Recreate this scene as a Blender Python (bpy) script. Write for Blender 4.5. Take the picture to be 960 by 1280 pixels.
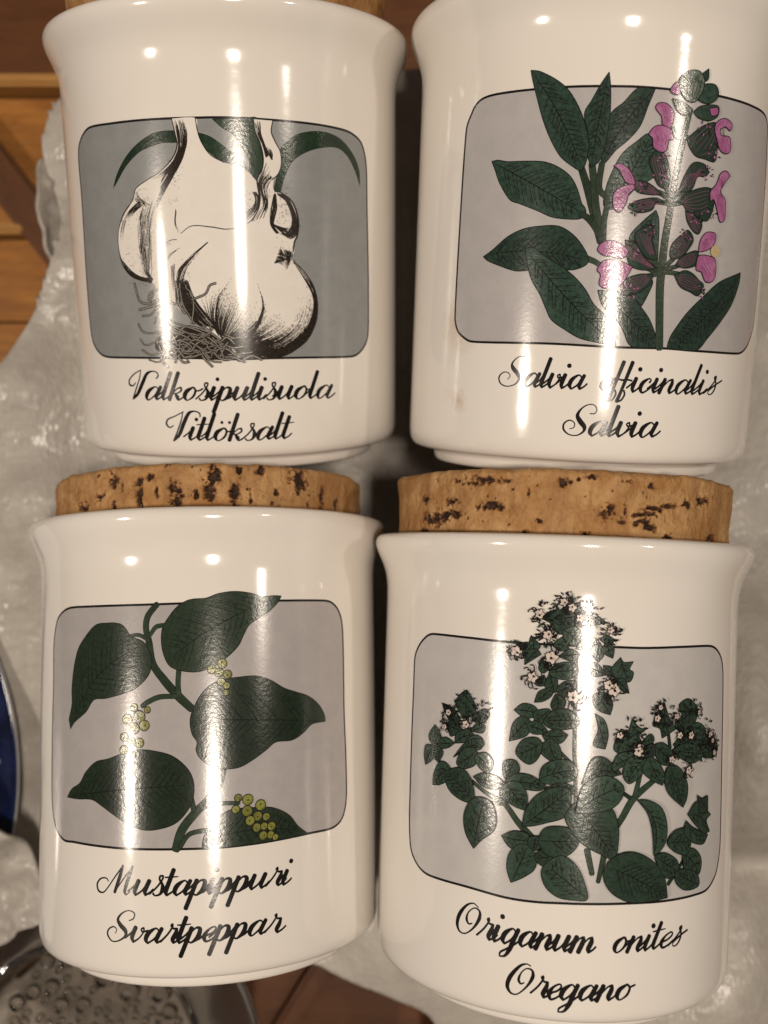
# Four ceramic spice jars with cork stoppers, lying on foam packing sheet. Units: metres (art data in millimetres).
import bpy, bmesh, math, random
import numpy as np
from mathutils import Vector, Matrix, Euler
from mathutils.geometry import tessellate_polygon

for o in list(bpy.data.objects): bpy.data.objects.remove(o)
scene = bpy.context.scene
COL = scene.collection
MM = 0.001

# ------------------------------------------------------------------ camera
cam = bpy.data.cameras.new('camera')
cam.sensor_fit = 'VERTICAL'; cam.sensor_height = 24.0; cam.lens = 24.0 * 1256.3 / 1280.0
cam.clip_start = 0.01; cam.clip_end = 20.0
cam.dof.use_dof = True; cam.dof.focus_distance = 0.170; cam.dof.aperture_fstop = 9.0
cam_o = bpy.data.objects.new('camera', cam); COL.objects.link(cam_o)
cam_o.location = (0, 0, 0.19785)
scene.camera = cam_o
scene.render.resolution_x = 768; scene.render.resolution_y = 1024

# ------------------------------------------------------------------ world: dim warm room
world = bpy.data.worlds.new('World'); scene.world = world; world.use_nodes = True
bg = world.node_tree.nodes['Background']
bg.inputs['Color'].default_value = (1.0, 0.82, 0.66, 1); bg.inputs['Strength'].default_value = 0.06

# ------------------------------------------------------------------ lamps of the room
def area(name, loc, target, sx, sy, power, col):
    l = bpy.data.lights.new(name, 'AREA'); l.shape = 'RECTANGLE'; l.size = sx; l.size_y = sy
    l.energy = power; l.color = col
    o = bpy.data.objects.new(name, l); COL.objects.link(o); o.location = loc
    d = (Vector(target) - Vector(loc)).normalized()
    yv = Vector((0, 1, 0)); z = -d; x = yv.cross(z).normalized(); y = z.cross(x)
    o.rotation_euler = Matrix((x, y, z)).transposed().to_euler()
    return o
WARM = (1.0, 0.868, 0.735)
area('ceiling_lamp', (0.25, -0.10, 1.5), (0, 0, 0), 0.12, 0.20, 11.8, WARM)
area('ceiling_lamp', (-1.45, -0.20, 1.5), (0, 0, 0), 0.10, 0.20, 16.8, WARM)
area('ceiling_lamp', (1.36, 0.28, 1.5), (0, 0, 0), 0.09, 0.12, 5.5, WARM)

# ------------------------------------------------------------------ exposure
vs = scene.view_settings
vs.view_transform = 'Standard'; vs.look = 'None'; vs.exposure = 0.0; vs.gamma = 1.0
try: vs.use_curve_mapping = False
except Exception: pass
scene.render.engine = 'CYCLES'
scene.cycles.max_bounces = 12

rng = random.Random(7)

# ================================================================== helpers
def link(name, mesh, mats, parent=None, kind=None):
    o = bpy.data.objects.new(name, mesh); COL.objects.link(o)
    for m in (mats if isinstance(mats, (list, tuple)) else [mats]): mesh.materials.append(m)
    if parent is not None: o.parent = parent
    if kind: o['kind'] = kind
    return o

def tag(o, label, cat=None, group=None):
    o['label'] = label
    if cat: o['category'] = cat
    if group: o['group'] = group
    return o

def empty(name, mw):
    o = bpy.data.objects.new(name, None); COL.objects.link(o)
    o.empty_display_size = 0.01; o.matrix_world = mw
    return o

class NT:
    def __init__(s, name):
        s.m = bpy.data.materials.new(name); s.m.use_nodes = True; s.t = s.m.node_tree
        s.b = s.t.nodes['Principled BSDF']
        s.tc = None
    def n(s, typ, **kw):
        nd = s.t.nodes.new(typ)
        for k, v in kw.items():
            if hasattr(nd, k): setattr(nd, k, v)
            else: nd.inputs[k.replace('_', ' ')].default_value = v
        return nd
    def l(s, a, b): s.t.links.new(a, b)
    def coord(s, scale=(1, 1, 1), out='Object'):
        if s.tc is None: s.tc = s.n('ShaderNodeTexCoord')
        mp = s.n('ShaderNodeMapping'); mp.inputs['Scale'].default_value = scale
        s.l(s.tc.outputs[out], mp.inputs['Vector']); return mp.outputs['Vector']
    def noise(s, scale, detail=4, rough=.55, dist=0, vec=None):
        nd = s.n('ShaderNodeTexNoise'); nd.inputs['Scale'].default_value = scale
        nd.inputs['Detail'].default_value = detail; nd.inputs['Roughness'].default_value = rough
        nd.inputs['Distortion'].default_value = dist
        s.l(vec if vec is not None else s.coord(), nd.inputs['Vector']); return nd
    def ramp(s, fac, stops):
        r = s.n('ShaderNodeValToRGB'); e = r.color_ramp.elements
        while len(e) < len(stops): e.new(.5)
        for el, (p, c) in zip(e, stops):
            el.position = p; el.color = (c, c, c, 1) if isinstance(c, (int, float)) else (*c, 1)
        s.l(fac, r.inputs['Fac']); return r
    def mix(s, fac, a, b, blend='MIX'):
        m = s.n('ShaderNodeMix'); m.data_type = 'RGBA'; m.blend_type = blend
        for sock, v in ((m.inputs[0], fac), (m.inputs[6], a), (m.inputs[7], b)):
            if isinstance(v, (int, float)): sock.default_value = v
            elif isinstance(v, tuple): sock.default_value = (*v, 1)
            else: s.l(v, sock)
        return m.outputs[2]
    def bump(s, height, strength, dist):
        b = s.n('ShaderNodeBump'); b.inputs['Strength'].default_value = strength; b.inputs['Distance'].default_value = dist
        s.l(height, b.inputs['Height'])
        s.l(b.outputs['Normal'], s.b.inputs['Normal']); return b
    def set(s, color=None, rough=None, spec=None):
        if color is not None:
            if isinstance(color, tuple): s.b.inputs['Base Color'].default_value = (*color, 1)
            else: s.l(color, s.b.inputs['Base Color'])
        if rough is not None:
            if isinstance(rough, (int, float)): s.b.inputs['Roughness'].default_value = rough
            else: s.l(rough, s.b.inputs['Roughness'])
        if spec is not None: s.b.inputs['Specular IOR Level'].default_value = spec
        return s.m

# ================================================================== materials
GLAZE = (0.82, 0.785, 0.735)
def m_glaze(name, stains=False):
    t = NT(name)
    n = t.noise(40, 3)
    c = t.mix(t.ramp(n.outputs['Fac'], [(.35, 0.0), (.7, 1.0)]).outputs['Color'], GLAZE, (0.80, 0.755, 0.695))
    # sparse specks in the glaze
    v = t.n('ShaderNodeTexVoronoi'); v.inputs['Scale'].default_value = 75
    t.l(t.coord(), v.inputs['Vector'])
    sp = t.ramp(v.outputs['Distance'], [(.022, 1.0), (.042, 0.0)])
    keep = t.ramp(v.outputs['Color'], [(.70, 0.0), (.72, 1.0)])
    mul = t.mix(1.0, sp.outputs['Color'], keep.outputs['Color'], 'MULTIPLY')
    c = t.mix(mul, c, (0.30, 0.20, 0.12))
    if stains:
        # dried brown drips on this jar, at fixed spots of its wall (object space)
        for (px, py, pz, rad) in stains:
            geo = t.n('ShaderNodeVectorMath'); geo.operation = 'DISTANCE'
            t.l(t.coord(), geo.inputs[0]); geo.inputs[1].default_value = (px, py, pz)
            nn = t.noise(420, 5, .65, 1.2)
            mth = t.n('ShaderNodeMath'); mth.operation = 'MULTIPLY_ADD'
            t.l(nn.outputs['Fac'], mth.inputs[0]); mth.inputs[1].default_value = rad * 2.2; t.l(geo.outputs['Value'], mth.inputs[2])
            r = t.ramp(mth.outputs[0], [(rad * 1.45, 1.0), (rad * 2.0, 0.0)])
            f = t.mix(1.0, r.outputs['Color'], (.85, .85, .85), 'MULTIPLY')
            c = t.mix(f, c, (0.45, 0.26, 0.10))
    w = t.noise(22, 2)
    w2 = t.noise(130, 3)
    t.bump(t.mix(.12, w.outputs['Fac'], w2.outputs['Fac']), 0.085, 0.003)
    m = t.set(c, 0.11, 0.55)
    t.b.inputs['Coat Weight'].default_value = 0.12; t.b.inputs['Coat Roughness'].default_value = 0.03
    return m
M_BODY = {'A': m_glaze('cream_glaze'), 'C': None, 'D': None}
M_BODY['C'] = M_BODY['D'] = M_BODY['A']

def m_print(name, c1, c2, rough, nscale=900, bump=.25, dist=.00012, stops=(.4, .62), spec=.5):
    t = NT(name)
    n = t.noise(nscale, 5, .65)
    c = t.mix(t.ramp(n.outputs['Fac'], [(stops[0], 0.0), (stops[1], 1.0)]).outputs['Color'], c1, c2)
    if 'green' in name:
        # each printed leaf is inked a little lighter or darker
        oi = t.n('ShaderNodeObjectInfo')
        tone = t.ramp(oi.outputs['Random'], [(0.0, .62), (1.0, 1.0)])
        c = t.mix(1.0, c, tone.outputs['Color'], 'MULTIPLY')
    if bump:
        b = t.noise(1500, 4, .6)
        t.bump(b.outputs['Fac'], bump, dist)
    return t.set(c, rough, spec)
M_INK = m_print('printed_black_ink', (.010, .009, .009), (.016, .014, .013), .16, 2500, .12, .00006, spec=.3)
M_HATCH = m_print('printed_hatching_ink', (.030, .022, .016), (.014, .011, .009), .16, 2500, .1, .00006)
M_PANEL = {
 'A': m_print('printed_blue_grey_panel', (.255, .265, .265), (.28, .29, .29), .19, 300, .16, .00007),
 'B': m_print('printed_lilac_grey_panel', (.44, .42, .42), (.47, .45, .445), .19, 300, .16, .00007),
 'C': m_print('printed_mauve_grey_panel', (.40, .378, .375), (.43, .405, .40), .19, 300, .16, .00007),
 'D': m_print('printed_pale_grey_panel', (.52, .505, .495), (.55, .535, .52), .19, 300, .16, .00007)}
M_GBULB = m_print('printed_garlic_white', (.81, .775, .725), (.79, .75, .69), .09, 300, .02)
M_GLEAF = m_print('printed_garlic_green', (.014, .036, .022), (.028, .058, .030), .17, 700, .22, .0001)
M_ROOT = m_print('printed_root_grey', (.34, .32, .28), (.24, .22, .19), .2, 1200, .2)
M_LEAF = {
 'B': m_print('printed_sage_green', (.013, .030, .022), (.062, .118, .088), .17, 1500, .22, .0001, (.28, .80)),
 'C': m_print('printed_pepper_green', (.016, .028, .018), (.040, .064, .040), .18, 1400, .2, .0001, (.28, .80)),
 'D': m_print('printed_oregano_green', (.020, .043, .029), (.064, .112, .078), .17, 1500, .22, .0001, (.28, .80))}
M_STEM = {k: m_print('printed_stem_green', (.028, .050, .032), (.044, .070, .043), .16, 900, .15, .0001) for k in 'BCD'}
M_VEIN = m_print('printed_vein_green', (.010, .018, .012), (.014, .024, .015), .16, 2000, .2, .0001, spec=.3)
M_PETAL = m_print('printed_pink_petal', (.32, .095, .23), (.42, .17, .33), .15, 700, .2, .0001)
M_CALYX = m_print('printed_purple_calyx', (.060, .026, .042), (.020, .044, .031), .16, 1500, .22, .0001, (.34, .44))
M_BUD = m_print('printed_grey_green_bud', (.20, .24, .20), (.045, .08, .055), .15, 1300, .25, .0001)
M_BERRY = m_print('printed_yellow_green_berry', (.20, .21, .035), (.29, .29, .07), .18, 1500, .3)
M_FLOWER = m_print('printed_white_flower', (.62, .52, .46), (.70, .60, .54), .24, 1500, .2)
M_MAUVE = m_print('printed_mauve_lines', (.14, .05, .09), (.19, .075, .13), .16, 1500, .15, .0001)
M_POLLEN = m_print('yellow_stain', (.56, .38, .10), (.48, .42, .34), .3, 1500, .2, stops=(.45, .55))

def m_cork():
    t = NT('cork')
    a = t.n('ShaderNodeAttribute'); a.attribute_name = 'pit'
    n1 = t.noise(160, 6, .65, .6)
    n2 = t.noise(900, 5, .7, vec=t.coord((1, .45, 1)))
    c = t.mix(t.ramp(n1.outputs['Fac'], [(.36, 0.0), (.64, 1.0)]).outputs['Color'], (.34, .165, .052), (.55, .335, .15))
    c = t.mix(t.ramp(n2.outputs['Fac'], [(.50, 0.0), (.72, .75)]).outputs['Color'], c, (.22, .10, .035))
    gr = t.noise(220, 3, .5, vec=t.coord((1, .12, 1)))
    c = t.mix(t.ramp(gr.outputs['Fac'], [(.52, 0.0), (.62, .45)]).outputs['Color'], c, (.27, .13, .045))
    crumb = t.noise(1400, 3)
    pc = t.mix(t.ramp(crumb.outputs['Fac'], [(.45, 0.0), (.75, .8)]).outputs['Color'], (.022, .010, .006), (.16, .07, .028))
    c = t.mix(t.ramp(a.outputs['Fac'], [(.06, 0.0), (.26, .8)]).outputs['Color'], c, (.17, .065, .022))
    c = t.mix(t.ramp(a.outputs['Fac'], [(.30, 0.0), (.5, 1.0)]).outputs['Color'], c, pc)
    t.bump(t.mix(.5, n2.outputs['Fac'], crumb.outputs['Fac']), .8, .0006)
    return t.set(c, .72, .3)
M_CORK = m_cork()

def m_foam():
    t = NT('white_packing_foam')
    v = t.n('ShaderNodeTexVoronoi'); v.inputs['Scale'].default_value = 900
    t.l(t.coord((1, .55, 1)), v.inputs['Vector'])
    v2 = t.n('ShaderNodeTexVoronoi'); v2.inputs['Scale'].default_value = 520
    t.l(t.coord((.6, 1, 1)), v2.inputs['Vector'])
    n = t.noise(130, 6, .7)
    mm = t.mix(.5, v.outputs['Distance'], v2.outputs['Distance'])
    hh = t.mix(.13, mm, n.outputs['Fac'])
    t.bump(hh, .7, .0004)
    c = t.mix(t.ramp(n.outputs['Fac'], [(.3, 0.0), (.7, 1.0)]).outputs['Color'], (.34, .312, .275), (.46, .428, .385))
    rg = t.ramp(v2.outputs['Color'], [(.25, .30), (.6, .55)])
    m = t.set(c, rg.outputs['Color'], .55)
    t.b.inputs['Subsurface Weight'].default_value = 0.0
    t.b.inputs['Transmission Weight'].default_value = 0.0
    return m
M_FOAM = m_foam()

def m_wood(name, a, b, dark, rot=0):
    t = NT(name)
    n = t.noise(26, 6, .6, 1.2, vec=t.coord((1, 9, 9)))
    n2 = t.noise(160, 4, .6, .5, vec=t.coord((1, 14, 14)))
    c = t.mix(t.ramp(n.outputs['Fac'], [(.3, 0.0), (.7, 1.0)]).outputs['Color'], a, b)
    c = t.mix(t.ramp(n2.outputs['Fac'], [(.5, 0.0), (.75, .7)]).outputs['Color'], c, dark)
    k = t.noise(38, 2, .5, 0)
    c = t.mix(t.ramp(k.outputs['Fac'], [(.66, 0.0), (.76, .8)]).outputs['Color'], c, dark)
    t.bump(n2.outputs['Fac'], .25, .0003)
    return t.set(c, .42, .4)
M_WOOD = m_wood('varnished_pine', (.24, .088, .014), (.40, .17, .032), (.07, .022, .005))
M_WOODD = m_wood('dark_varnished_pine', (.085, .029, .008), (.125, .045, .012), (.04, .012, .004))
M_WOODL = m_wood('lit_pine_edge', (.36, .18, .05), (.42, .22, .065), (.26, .12, .03))  # paler pine: the highlight on the board edges is put into this colour

def m_glass(name, rough, col):
    t = NT(name)
    t.set(col, rough, .5); t.b.inputs['Transmission Weight'].default_value = 1.0; t.b.inputs['IOR'].default_value = 1.48
    return t.m
M_GLASS = m_glass('clear_pressed_glass', .03, (.93, .90, .86))
M_FROST = m_glass('frosted_glass', .38, (.82, .79, .75))

def m_plate():
    t = NT('cobalt_glaze')
    n = t.noise(150, 3, .5, .6)
    c = t.mix(t.ramp(n.outputs['Fac'], [(.35, 0.0), (.7, 1.0)]).outputs['Color'], (.003, .005, .022), (.010, .018, .07))
    return t.set(c, .10, .5)
M_COBALT = m_plate()
M_PALEB = m_print('pale_blue_pattern', (.10, .12, .20), (.22, .25, .32), .12, 300, 0)
M_WHITEP = m_print('white_porcelain', (.62, .62, .62), (.55, .57, .62), .10, 200, 0)
STIPPLE=[(4.89,26.51,2.65,0.98,110),(9.98,25.35,2.27,0.98,110),(1.36,27.97,2.27,0.98,70),(14.1,27.79,0.83,2.27,70),(-7.08,33.31,0.68,1.89,70),(-14.27,38.29,0.98,2.65,110),(-13.79,44.85,0.91,2.27,90),(-15.17,49,1.06,0.91,50),(5.27,47.29,0.98,1.36,50),(-8.22,52.44,0.91,2.27,50),(11,47.39,1.06,1.52,60),(12.04,44.67,1.14,1.52,70),(8.03,50.71,0.68,1.52,40),(11.5,38.78,0.91,0.91,60),(15.99,30.28,0.53,1.89,60),(-17.68,40.12,0.76,2.27,30)]
FRAME={'A':[(-31.4,57.12),(-30.84,59.52),(-29.11,61.23),(-26.42,62.29),(-19.95,62.29),(-11.37,62.25),(-4.1,62.2),(1.38,62.23),(9.63,62.07),(17.13,61.96),(23.22,61.71),(26.24,61.24),(28.77,59.95),(29.98,57.6),(30.4,54.79),(30.51,47.57),(30.75,38.75),(30.81,31.26),(30.61,25.18),(29.57,22.92),(27.37,21.29),(25.1,20.83),(16.18,20.94),(8.36,21),(1.08,20.93),(-6.23,21.2),(-18.85,21.23),(-25.61,21.29),(-28.34,22.03),(-30.53,23.86),(-31.22,26.11),(-31.52,31),(-31.54,37.31),(-31.2,49.65)],
'B':[(-28.97,61.37),(-28.11,62.54),(-26.8,63.3),(-24.7,63.61),(-20.8,63.63),(-16.52,63.59),(-10.59,63.58),(-4.28,63.55),(-0.15,63.58),(5.15,63.54),(9.83,63.53),(13.83,63.64),(18.48,63.65),(23.1,63.61),(26.88,63.45),(28.97,62.77),(30.09,61.01),(32.32,47.4),(33.2,28.82),(31.23,25.26),(28.89,23.35),(25.92,22.48),(14.06,22.33),(7.97,22.44),(-0.77,22.26),(-11.36,22.47),(-26.53,22.59),(-29.29,23.8),(-30.28,24.8),(-30.95,26.85),(-30.77,41.88),(-30.16,58.72)],
'C':[(-30.98,51.67),(-30.92,58.93),(-29.66,62.92),(-27.72,64.51),(-25.02,65.33),(-20.03,65.42),(-7.62,65.4),(-0.63,65.47),(11.8,65.64),(25.1,65.67),(27.2,65.24),(28.88,63.95),(29.93,61.72),(30.28,57.64),(30.33,45.15),(30.67,37.85),(30.77,30.63),(30.26,27.84),(29.01,25.91),(26.49,24.91),(20.8,24.81),(11.5,24.39),(4.63,24.21),(-2.06,24.25),(-11.28,24.27),(-17.43,24.4),(-23.44,24.54),(-26.52,24.54),(-29.1,25.95),(-30.56,28.22),(-31.38,32.35),(-31.39,43.02)],
'D':[(-30.76,45.83),(-30.65,52.85),(-30.55,58.84),(-29.45,61.05),(-27.55,62.78),(-25.76,63.44),(-18.11,63.4),(-12.6,63.23),(-6.91,63.17),(6.28,63.23),(11.47,63.19),(19.45,63.44),(26.25,63.49),(28.63,62.75),(30.52,60.97),(31.32,58.18),(31.79,45.77),(32.13,29.34),(31.07,25.48),(29.57,23.76),(27.19,22.54),(23.67,22.32),(16.71,22.24),(9.25,22.3),(-0.56,22.11),(-5.01,21.92),(-9.58,21.94),(-16.64,22.44),(-23.71,22.49),(-26.16,22.73),(-28.37,23.86),(-29.95,25.86),(-30.61,29.85),(-30.75,36.76)]}
ART={
'A':[
('poly','garlic_leaf',[(-20.68,51.42),(-19.56,53.67),(-17.44,56.23),(-14.88,58.24),(-11.93,59.72),(-9.6,60.19),(-6.69,59.98),(-6.78,58.35),(-9.72,58.29),(-12.47,57.66),(-14.56,56.88),(-17.33,54.88),(-19.69,52.31)],0),
('poly','garlic_leaf',[(-3.18,59.74),(-1.15,59.06),(1.18,57.42),(3.5,55.47),(5.49,53.34),(3.44,54.14),(1.07,54.79),(-0.94,56.11),(-2.25,57.43),(-2.88,58.92)],0),
('poly','garlic_leaf',[(-0.67,61.96),(4.43,62.11),(7.18,62.13),(7.23,58.35),(7.67,56.05),(7.61,54.05),(6.56,52.19),(5.48,53.17),(5.39,55.33),(4.25,57.29),(2.63,59.57),(0.97,60.53)],0),
('poly','garlic_leaf',[(9.44,50.07),(10.71,50.1),(11.51,52.5),(13.08,55.26),(15.42,56.9),(18.68,58.03),(22.22,58.42),(24.62,57.43),(26.7,55.16),(28.25,52.28),(28.11,54.94),(26.73,57.28),(24.16,59.46),(21.34,60.57),(17.91,60.78),(14.34,60.02),(12.43,58.74),(10.92,57.17),(10.86,55.16),(10.24,52.79)],0),
('poly','garlic_bulb',[(-7.75,62.17),(-7.25,59.67),(-7,57.7),(-8.03,55.59),(-10.41,53.51),(-13.26,52.13),(-15.45,50.88),(-16.25,49.05),(-18.51,46.75),(-19.85,44.39),(-20.3,42.31),(-20.2,40.2),(-19.33,37.71),(-17.12,35.72),(-13.27,34.68),(-10.57,32.64),(-6.98,35.05),(-1.55,42.55),(4.09,43.56),(6.62,45.61),(7.12,47.99),(6.98,51.02),(5.81,52.74),(3.45,54.31),(1.07,54.79),(-1.28,56.11),(-2.73,58.26),(-3.33,60.23),(-3.58,62.15)],0),
('poly','garlic_clove',[(9.08,50.06),(11.07,49.78),(12.9,48.47),(13.96,45.41),(13.7,42.63),(13.17,41.58),(12.96,39.49),(11.48,38.08),(10.04,39.81),(9.03,42.56),(8.57,45.3),(9.2,48.03)],0),
('poly','garlic_stem',[(6.31,62.03),(6.59,59.98),(7.39,58.03),(7.84,55.72),(7.6,53.72),(6.66,52.02),(6.77,50.01),(7.22,47.66),(9.94,48.73),(9.46,50.75),(9.68,52.1),(10.51,53.13),(11.03,54.83),(10.91,56.83),(10.05,58.46),(9.39,60.08),(9.7,61.94)],0),
('poly','garlic_bulb',[(-7.9,41.96),(-6.52,43.47),(-5.02,44.22),(-2.18,44.09),(1.3,43.62),(4.11,44.24),(5.91,45.61),(7.04,47.65),(7.27,49.18),(8.72,50.05),(9.22,48.71),(8.58,45.64),(8.88,43.59),(10.1,41.89),(11.59,41.91),(12.62,41.23),(12.85,39.84),(12.63,38.44),(14.91,36.34),(16.69,33.86),(17.46,30.99),(17.18,27.74),(15.87,25.22),(13.79,23.1),(11.01,21.54),(7.62,21.02),(3.97,21.1),(1.84,21.92),(-0.58,24.45),(-4.1,26.61),(-6.22,28.39),(-8.75,30.52),(-10.57,32.64),(-11.4,35.11),(-11.52,37.55),(-11.33,39.27),(-10.85,40.64),(-9.23,41.81)],0),
('fan','hatching',[[(-1.26,25.34),(-2.58,28.01),(-3.87,31.18),(-4.81,34.33)],[(-0.92,24.81),(-1.83,28.71),(-0.97,31.86),(0.91,34.28),(2.05,36.18)]],70,0,0.8,0.1,1.6),
('fan','hatching',[[(-0.58,24.45),(-1.86,28),(-1.16,31.51),(0.73,34.11),(2.05,36.18)],[(-0.22,24.27),(3.07,25.83),(5.67,28.27),(6.85,31.08),(6.07,34.77)]],230,0,0.72,0.09,2.2),
('fan','hatching',[[(-0.58,24.45),(-1.57,28),(-0.9,31.85),(0.91,34.28),(2.05,36.18)],[(-0.4,24.45),(-1.15,27.64),(-0.46,31.15),(1.23,33.58)]],50,0,0.9,0.11,1.6),
('fan','hatching',[[(-0.22,24.27),(3.07,25.83),(5.67,28.27),(6.85,31.08),(6.07,34.77)],[(1.18,23.36),(6.61,23.99),(10.75,25.7),(13.13,28.17),(13.79,31.02)]],230,0,0.72,0.09,2),
('fan','hatching',[[(1.19,23.72),(4.49,25.45),(6.21,28.27),(6.91,30.73),(6.07,34.77)],[(1.19,23.72),(4.84,25.09),(6.74,27.9),(7.27,30.73),(6.22,33.89)]],45,0.2,1,0.1,1.6),
('fan','hatching',[[(1.18,23.36),(6.61,23.99),(10.75,25.7),(13.13,28.17),(13.79,31.02)],[(1.85,22.28),(8.39,22.15),(13.43,24.56),(15.93,27.76),(16.63,31.35),(15.46,33.86)]],240,0,0.85,0.09,1.6),
('fan','hatching',[[(1.85,22.28),(8.39,22.15),(13.43,24.56),(16.01,27.76),(16.76,31.35),(15.47,34.22),(12.81,38.09)],[(2.53,21.12),(9.1,21.05),(14.6,23.44),(17.08,27.01),(17.42,30.99),(16.57,33.93),(13.08,38.09)]],260,0,1,0.1,1),
('fan','hatching',[[(0.1,23.37),(5.83,22.57),(11.44,23.16),(15.06,25.97)],[(2.53,21.27),(8.36,21.14),(12.98,22.39),(16.29,25.58)]],160,0,1,0.16,0.7),
('fan','hatching',[[(-0.58,24.45),(2.29,24.42),(5.96,26.14)],[(0.1,23.37),(5.48,22.76),(9.58,24.29)]],120,0,1,0.13,0.9),
('fan','hatching',[[(-8.75,30.52),(-8.52,34.37),(-7.03,37.47),(-4.53,39.85),(-2.31,41.47)],[(-5.87,28.03),(-7.09,32.96),(-6.53,36.43),(-3.83,39.5)]],90,0,0.95,0.1,1.5),
('fan','hatching',[[(-8.1,35.06),(-7.74,31.57),(-5.87,28.03),(-2.33,25.53)],[(-6.24,35.04),(-4.95,31.54),(-2.22,28.01),(-0.17,25.51)]],110,0,1,0.12,0.9),
('fan','hatching',[[(-8.32,34.54),(-8.03,36.45),(-6.04,38.67),(-2.31,41.47)],[(-7.94,34.71),(-7.47,36.27),(-5.5,38.49),(-2.24,41.4)]],26,0,1,0.13,0.7),
('fan','hatching',[[(-10,38.56),(-9.36,39.58),(-7.41,40.75)],[(-9.63,38.38),(-8.99,39.4),(-7.23,40.58)]],14,0,1,0.08,1.6),
('fan','hatching',[[(-11.09,39.96),(-10.02,41.31),(-8.08,41.96)],[(-11.42,37.89),(-10.28,40.29),(-8.1,41.69)]],20,0,0.9,0.07,1.6),
('fan','hatching',[[(-9.29,37.51),(-9.29,34.38),(-8.69,31.57)],[(-8.51,37.84),(-8.52,34.37),(-7.95,31.22)]],40,0,1,0.06,1.6),
('fan','hatching',[[(-7.47,62.1),(-6.99,59.67),(-6.84,57.36),(-8.06,55.09),(-10.07,52.83)],[(-5.51,62.04),(-5.11,59.61),(-5.8,56.68),(-7.39,54.07),(-9.44,50.8),(-11.16,47.83)]],150,0,1,0.1,0.5),
('fan','hatching',[[(-6.08,61.27),(-5.67,58.97),(-6.37,56.03),(-8.16,53.43),(-10.2,50.83),(-11.53,48.18)],[(-5.3,60.6),(-5.21,58.31),(-6.03,55.69),(-7.83,52.76),(-9.67,50.14),(-11.38,47.49)]],110,0,1,0.12,0.5),
('fan','hatching',[[(-8.06,55.09),(-10.42,53.35),(-12.86,52.11)],[(-7.35,54.74),(-9.29,53.14),(-11.26,52.21)]],40,0,0.9,0.09,1.6),
('fan','hatching',[[(-14.76,48.81),(-17.06,47.38),(-19.1,45.57)],[(-14.4,47.94),(-16.23,46.65),(-17.49,44.98)]],60,0,1,0.11,1.6),
('fan','hatching',[[(-15.03,47.97),(-15.79,49.37),(-15.56,50.55),(-14.15,51.33)],[(-12.35,47.87),(-14.72,49.32),(-14.85,50.34),(-13.53,51.3)]],35,0,0.8,0.07,1.6),
('fan','hatching',[[(-14.4,47.94),(-15.49,44.91),(-15.54,41.46),(-15.16,37.97)],[(-11.07,49.17),(-12.51,45.49),(-12.8,41.38),(-13.19,35.83)]],130,0,1,0.06,0.6),
('fan','hatching',[[(-19.93,39.31),(-18.23,36.45),(-15.82,35.07),(-13.06,34.67)],[(-19.95,39.14),(-17.5,36.79),(-15.33,35.69),(-13.02,35.3)]],90,0,1,0.1,0.6),
('fan','hatching',[[(-13.26,34.78),(-14.86,36.21),(-16.03,37.98)],[(-12.82,35.13),(-13.77,36.54),(-14.48,38.3)]],45,0,1,0.08,1.6),
('fan','hatching',[[(-19.08,45.74),(-19.77,43.69),(-20.03,40.9)],[(-17.9,45.69),(-18.69,43.65),(-18.95,40.86)]],25,0,0.8,0.05,1.6),
('fan','hatching',[[(-7.85,47.22),(-8.19,44.69),(-7.74,42.81)],[(-7.73,46.71),(-7.92,44.68),(-6.98,43.03)]],34,0,1,0.08,1.6),
('fan','hatching',[[(6.42,50.01),(7.01,48.67),(6.3,46.63),(4.12,44.58)],[(5.72,50),(6.19,48.49),(5.25,46.62),(3.44,44.91)]],70,0,1,0.07,1.6),
('fan','hatching',[[(6.71,48.33),(5.59,46.28),(3.42,44.57)],[(4.55,46.61),(3.81,45.59),(2.75,45.25)]],40,0,1,0.06,1.6),
('fan','hatching',[[(6.41,61.77),(6.92,59.66),(7.73,57.87),(8.3,55.74)],[(7.52,61.81),(7.62,59.68),(8.26,57.89),(8.91,56.09)]],90,0,1,0.09,0.7),
('fan','hatching',[[(7.74,58.04),(8.58,56.74),(9.25,55.43)],[(8.61,57.74),(9.47,56.77),(9.5,55.44)]],40,0,1,0.11,0.7),
('fan','hatching',[[(8.36,55.4),(7.59,53.38),(6.83,51.86),(7.28,49.35),(7.4,47.66),(5.9,45.1)],[(9.69,52.27),(8.76,51.4),(8.36,50.04),(8.48,48.02),(8.04,45.63)]],70,0,1,0.07,0.5),
('fan','hatching',[[(7.59,53.38),(7.01,51.86),(7.12,50.02)],[(9.87,52.44),(8.23,51.39),(8,49.7)]],40,0,1,0.09,1.6),
('fan','hatching',[[(9.54,49.9),(8.99,47.35),(8.73,44.62),(9.77,42.92)],[(9.9,49.91),(10.08,47.37),(9.45,44.63),(10.5,42.93)]],120,0,1,0.1,0.6),
('fan','hatching',[[(9.98,49.91),(12.16,49.13),(13.77,45.4),(13.5,42.63),(12.34,41.99)],[(10.33,49.42),(11.77,48.44),(12.81,45.38),(12,43.29),(10.5,42.93)]],190,0,1,0.11,0.6),
('fan','hatching',[[(9.8,43.95),(11.61,42.6),(13.31,42.45)],[(9.09,44.62),(11.27,43.97),(13.54,44.02)]],90,0,1,0.12,1.6),
('fan','hatching',[[(10.43,40.51),(11.51,39.13),(12.85,39.49)],[(9.24,37.72),(10.73,38.08),(12.62,38.09)]],80,0,1,0.12,1.6),
('fan','hatching',[[(10.98,40.34),(11.5,38.78),(11.06,36.68)],[(12.85,39.84),(12.64,38.79),(11.82,36.68)]],60,0,1,0.12,1.6),
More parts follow.
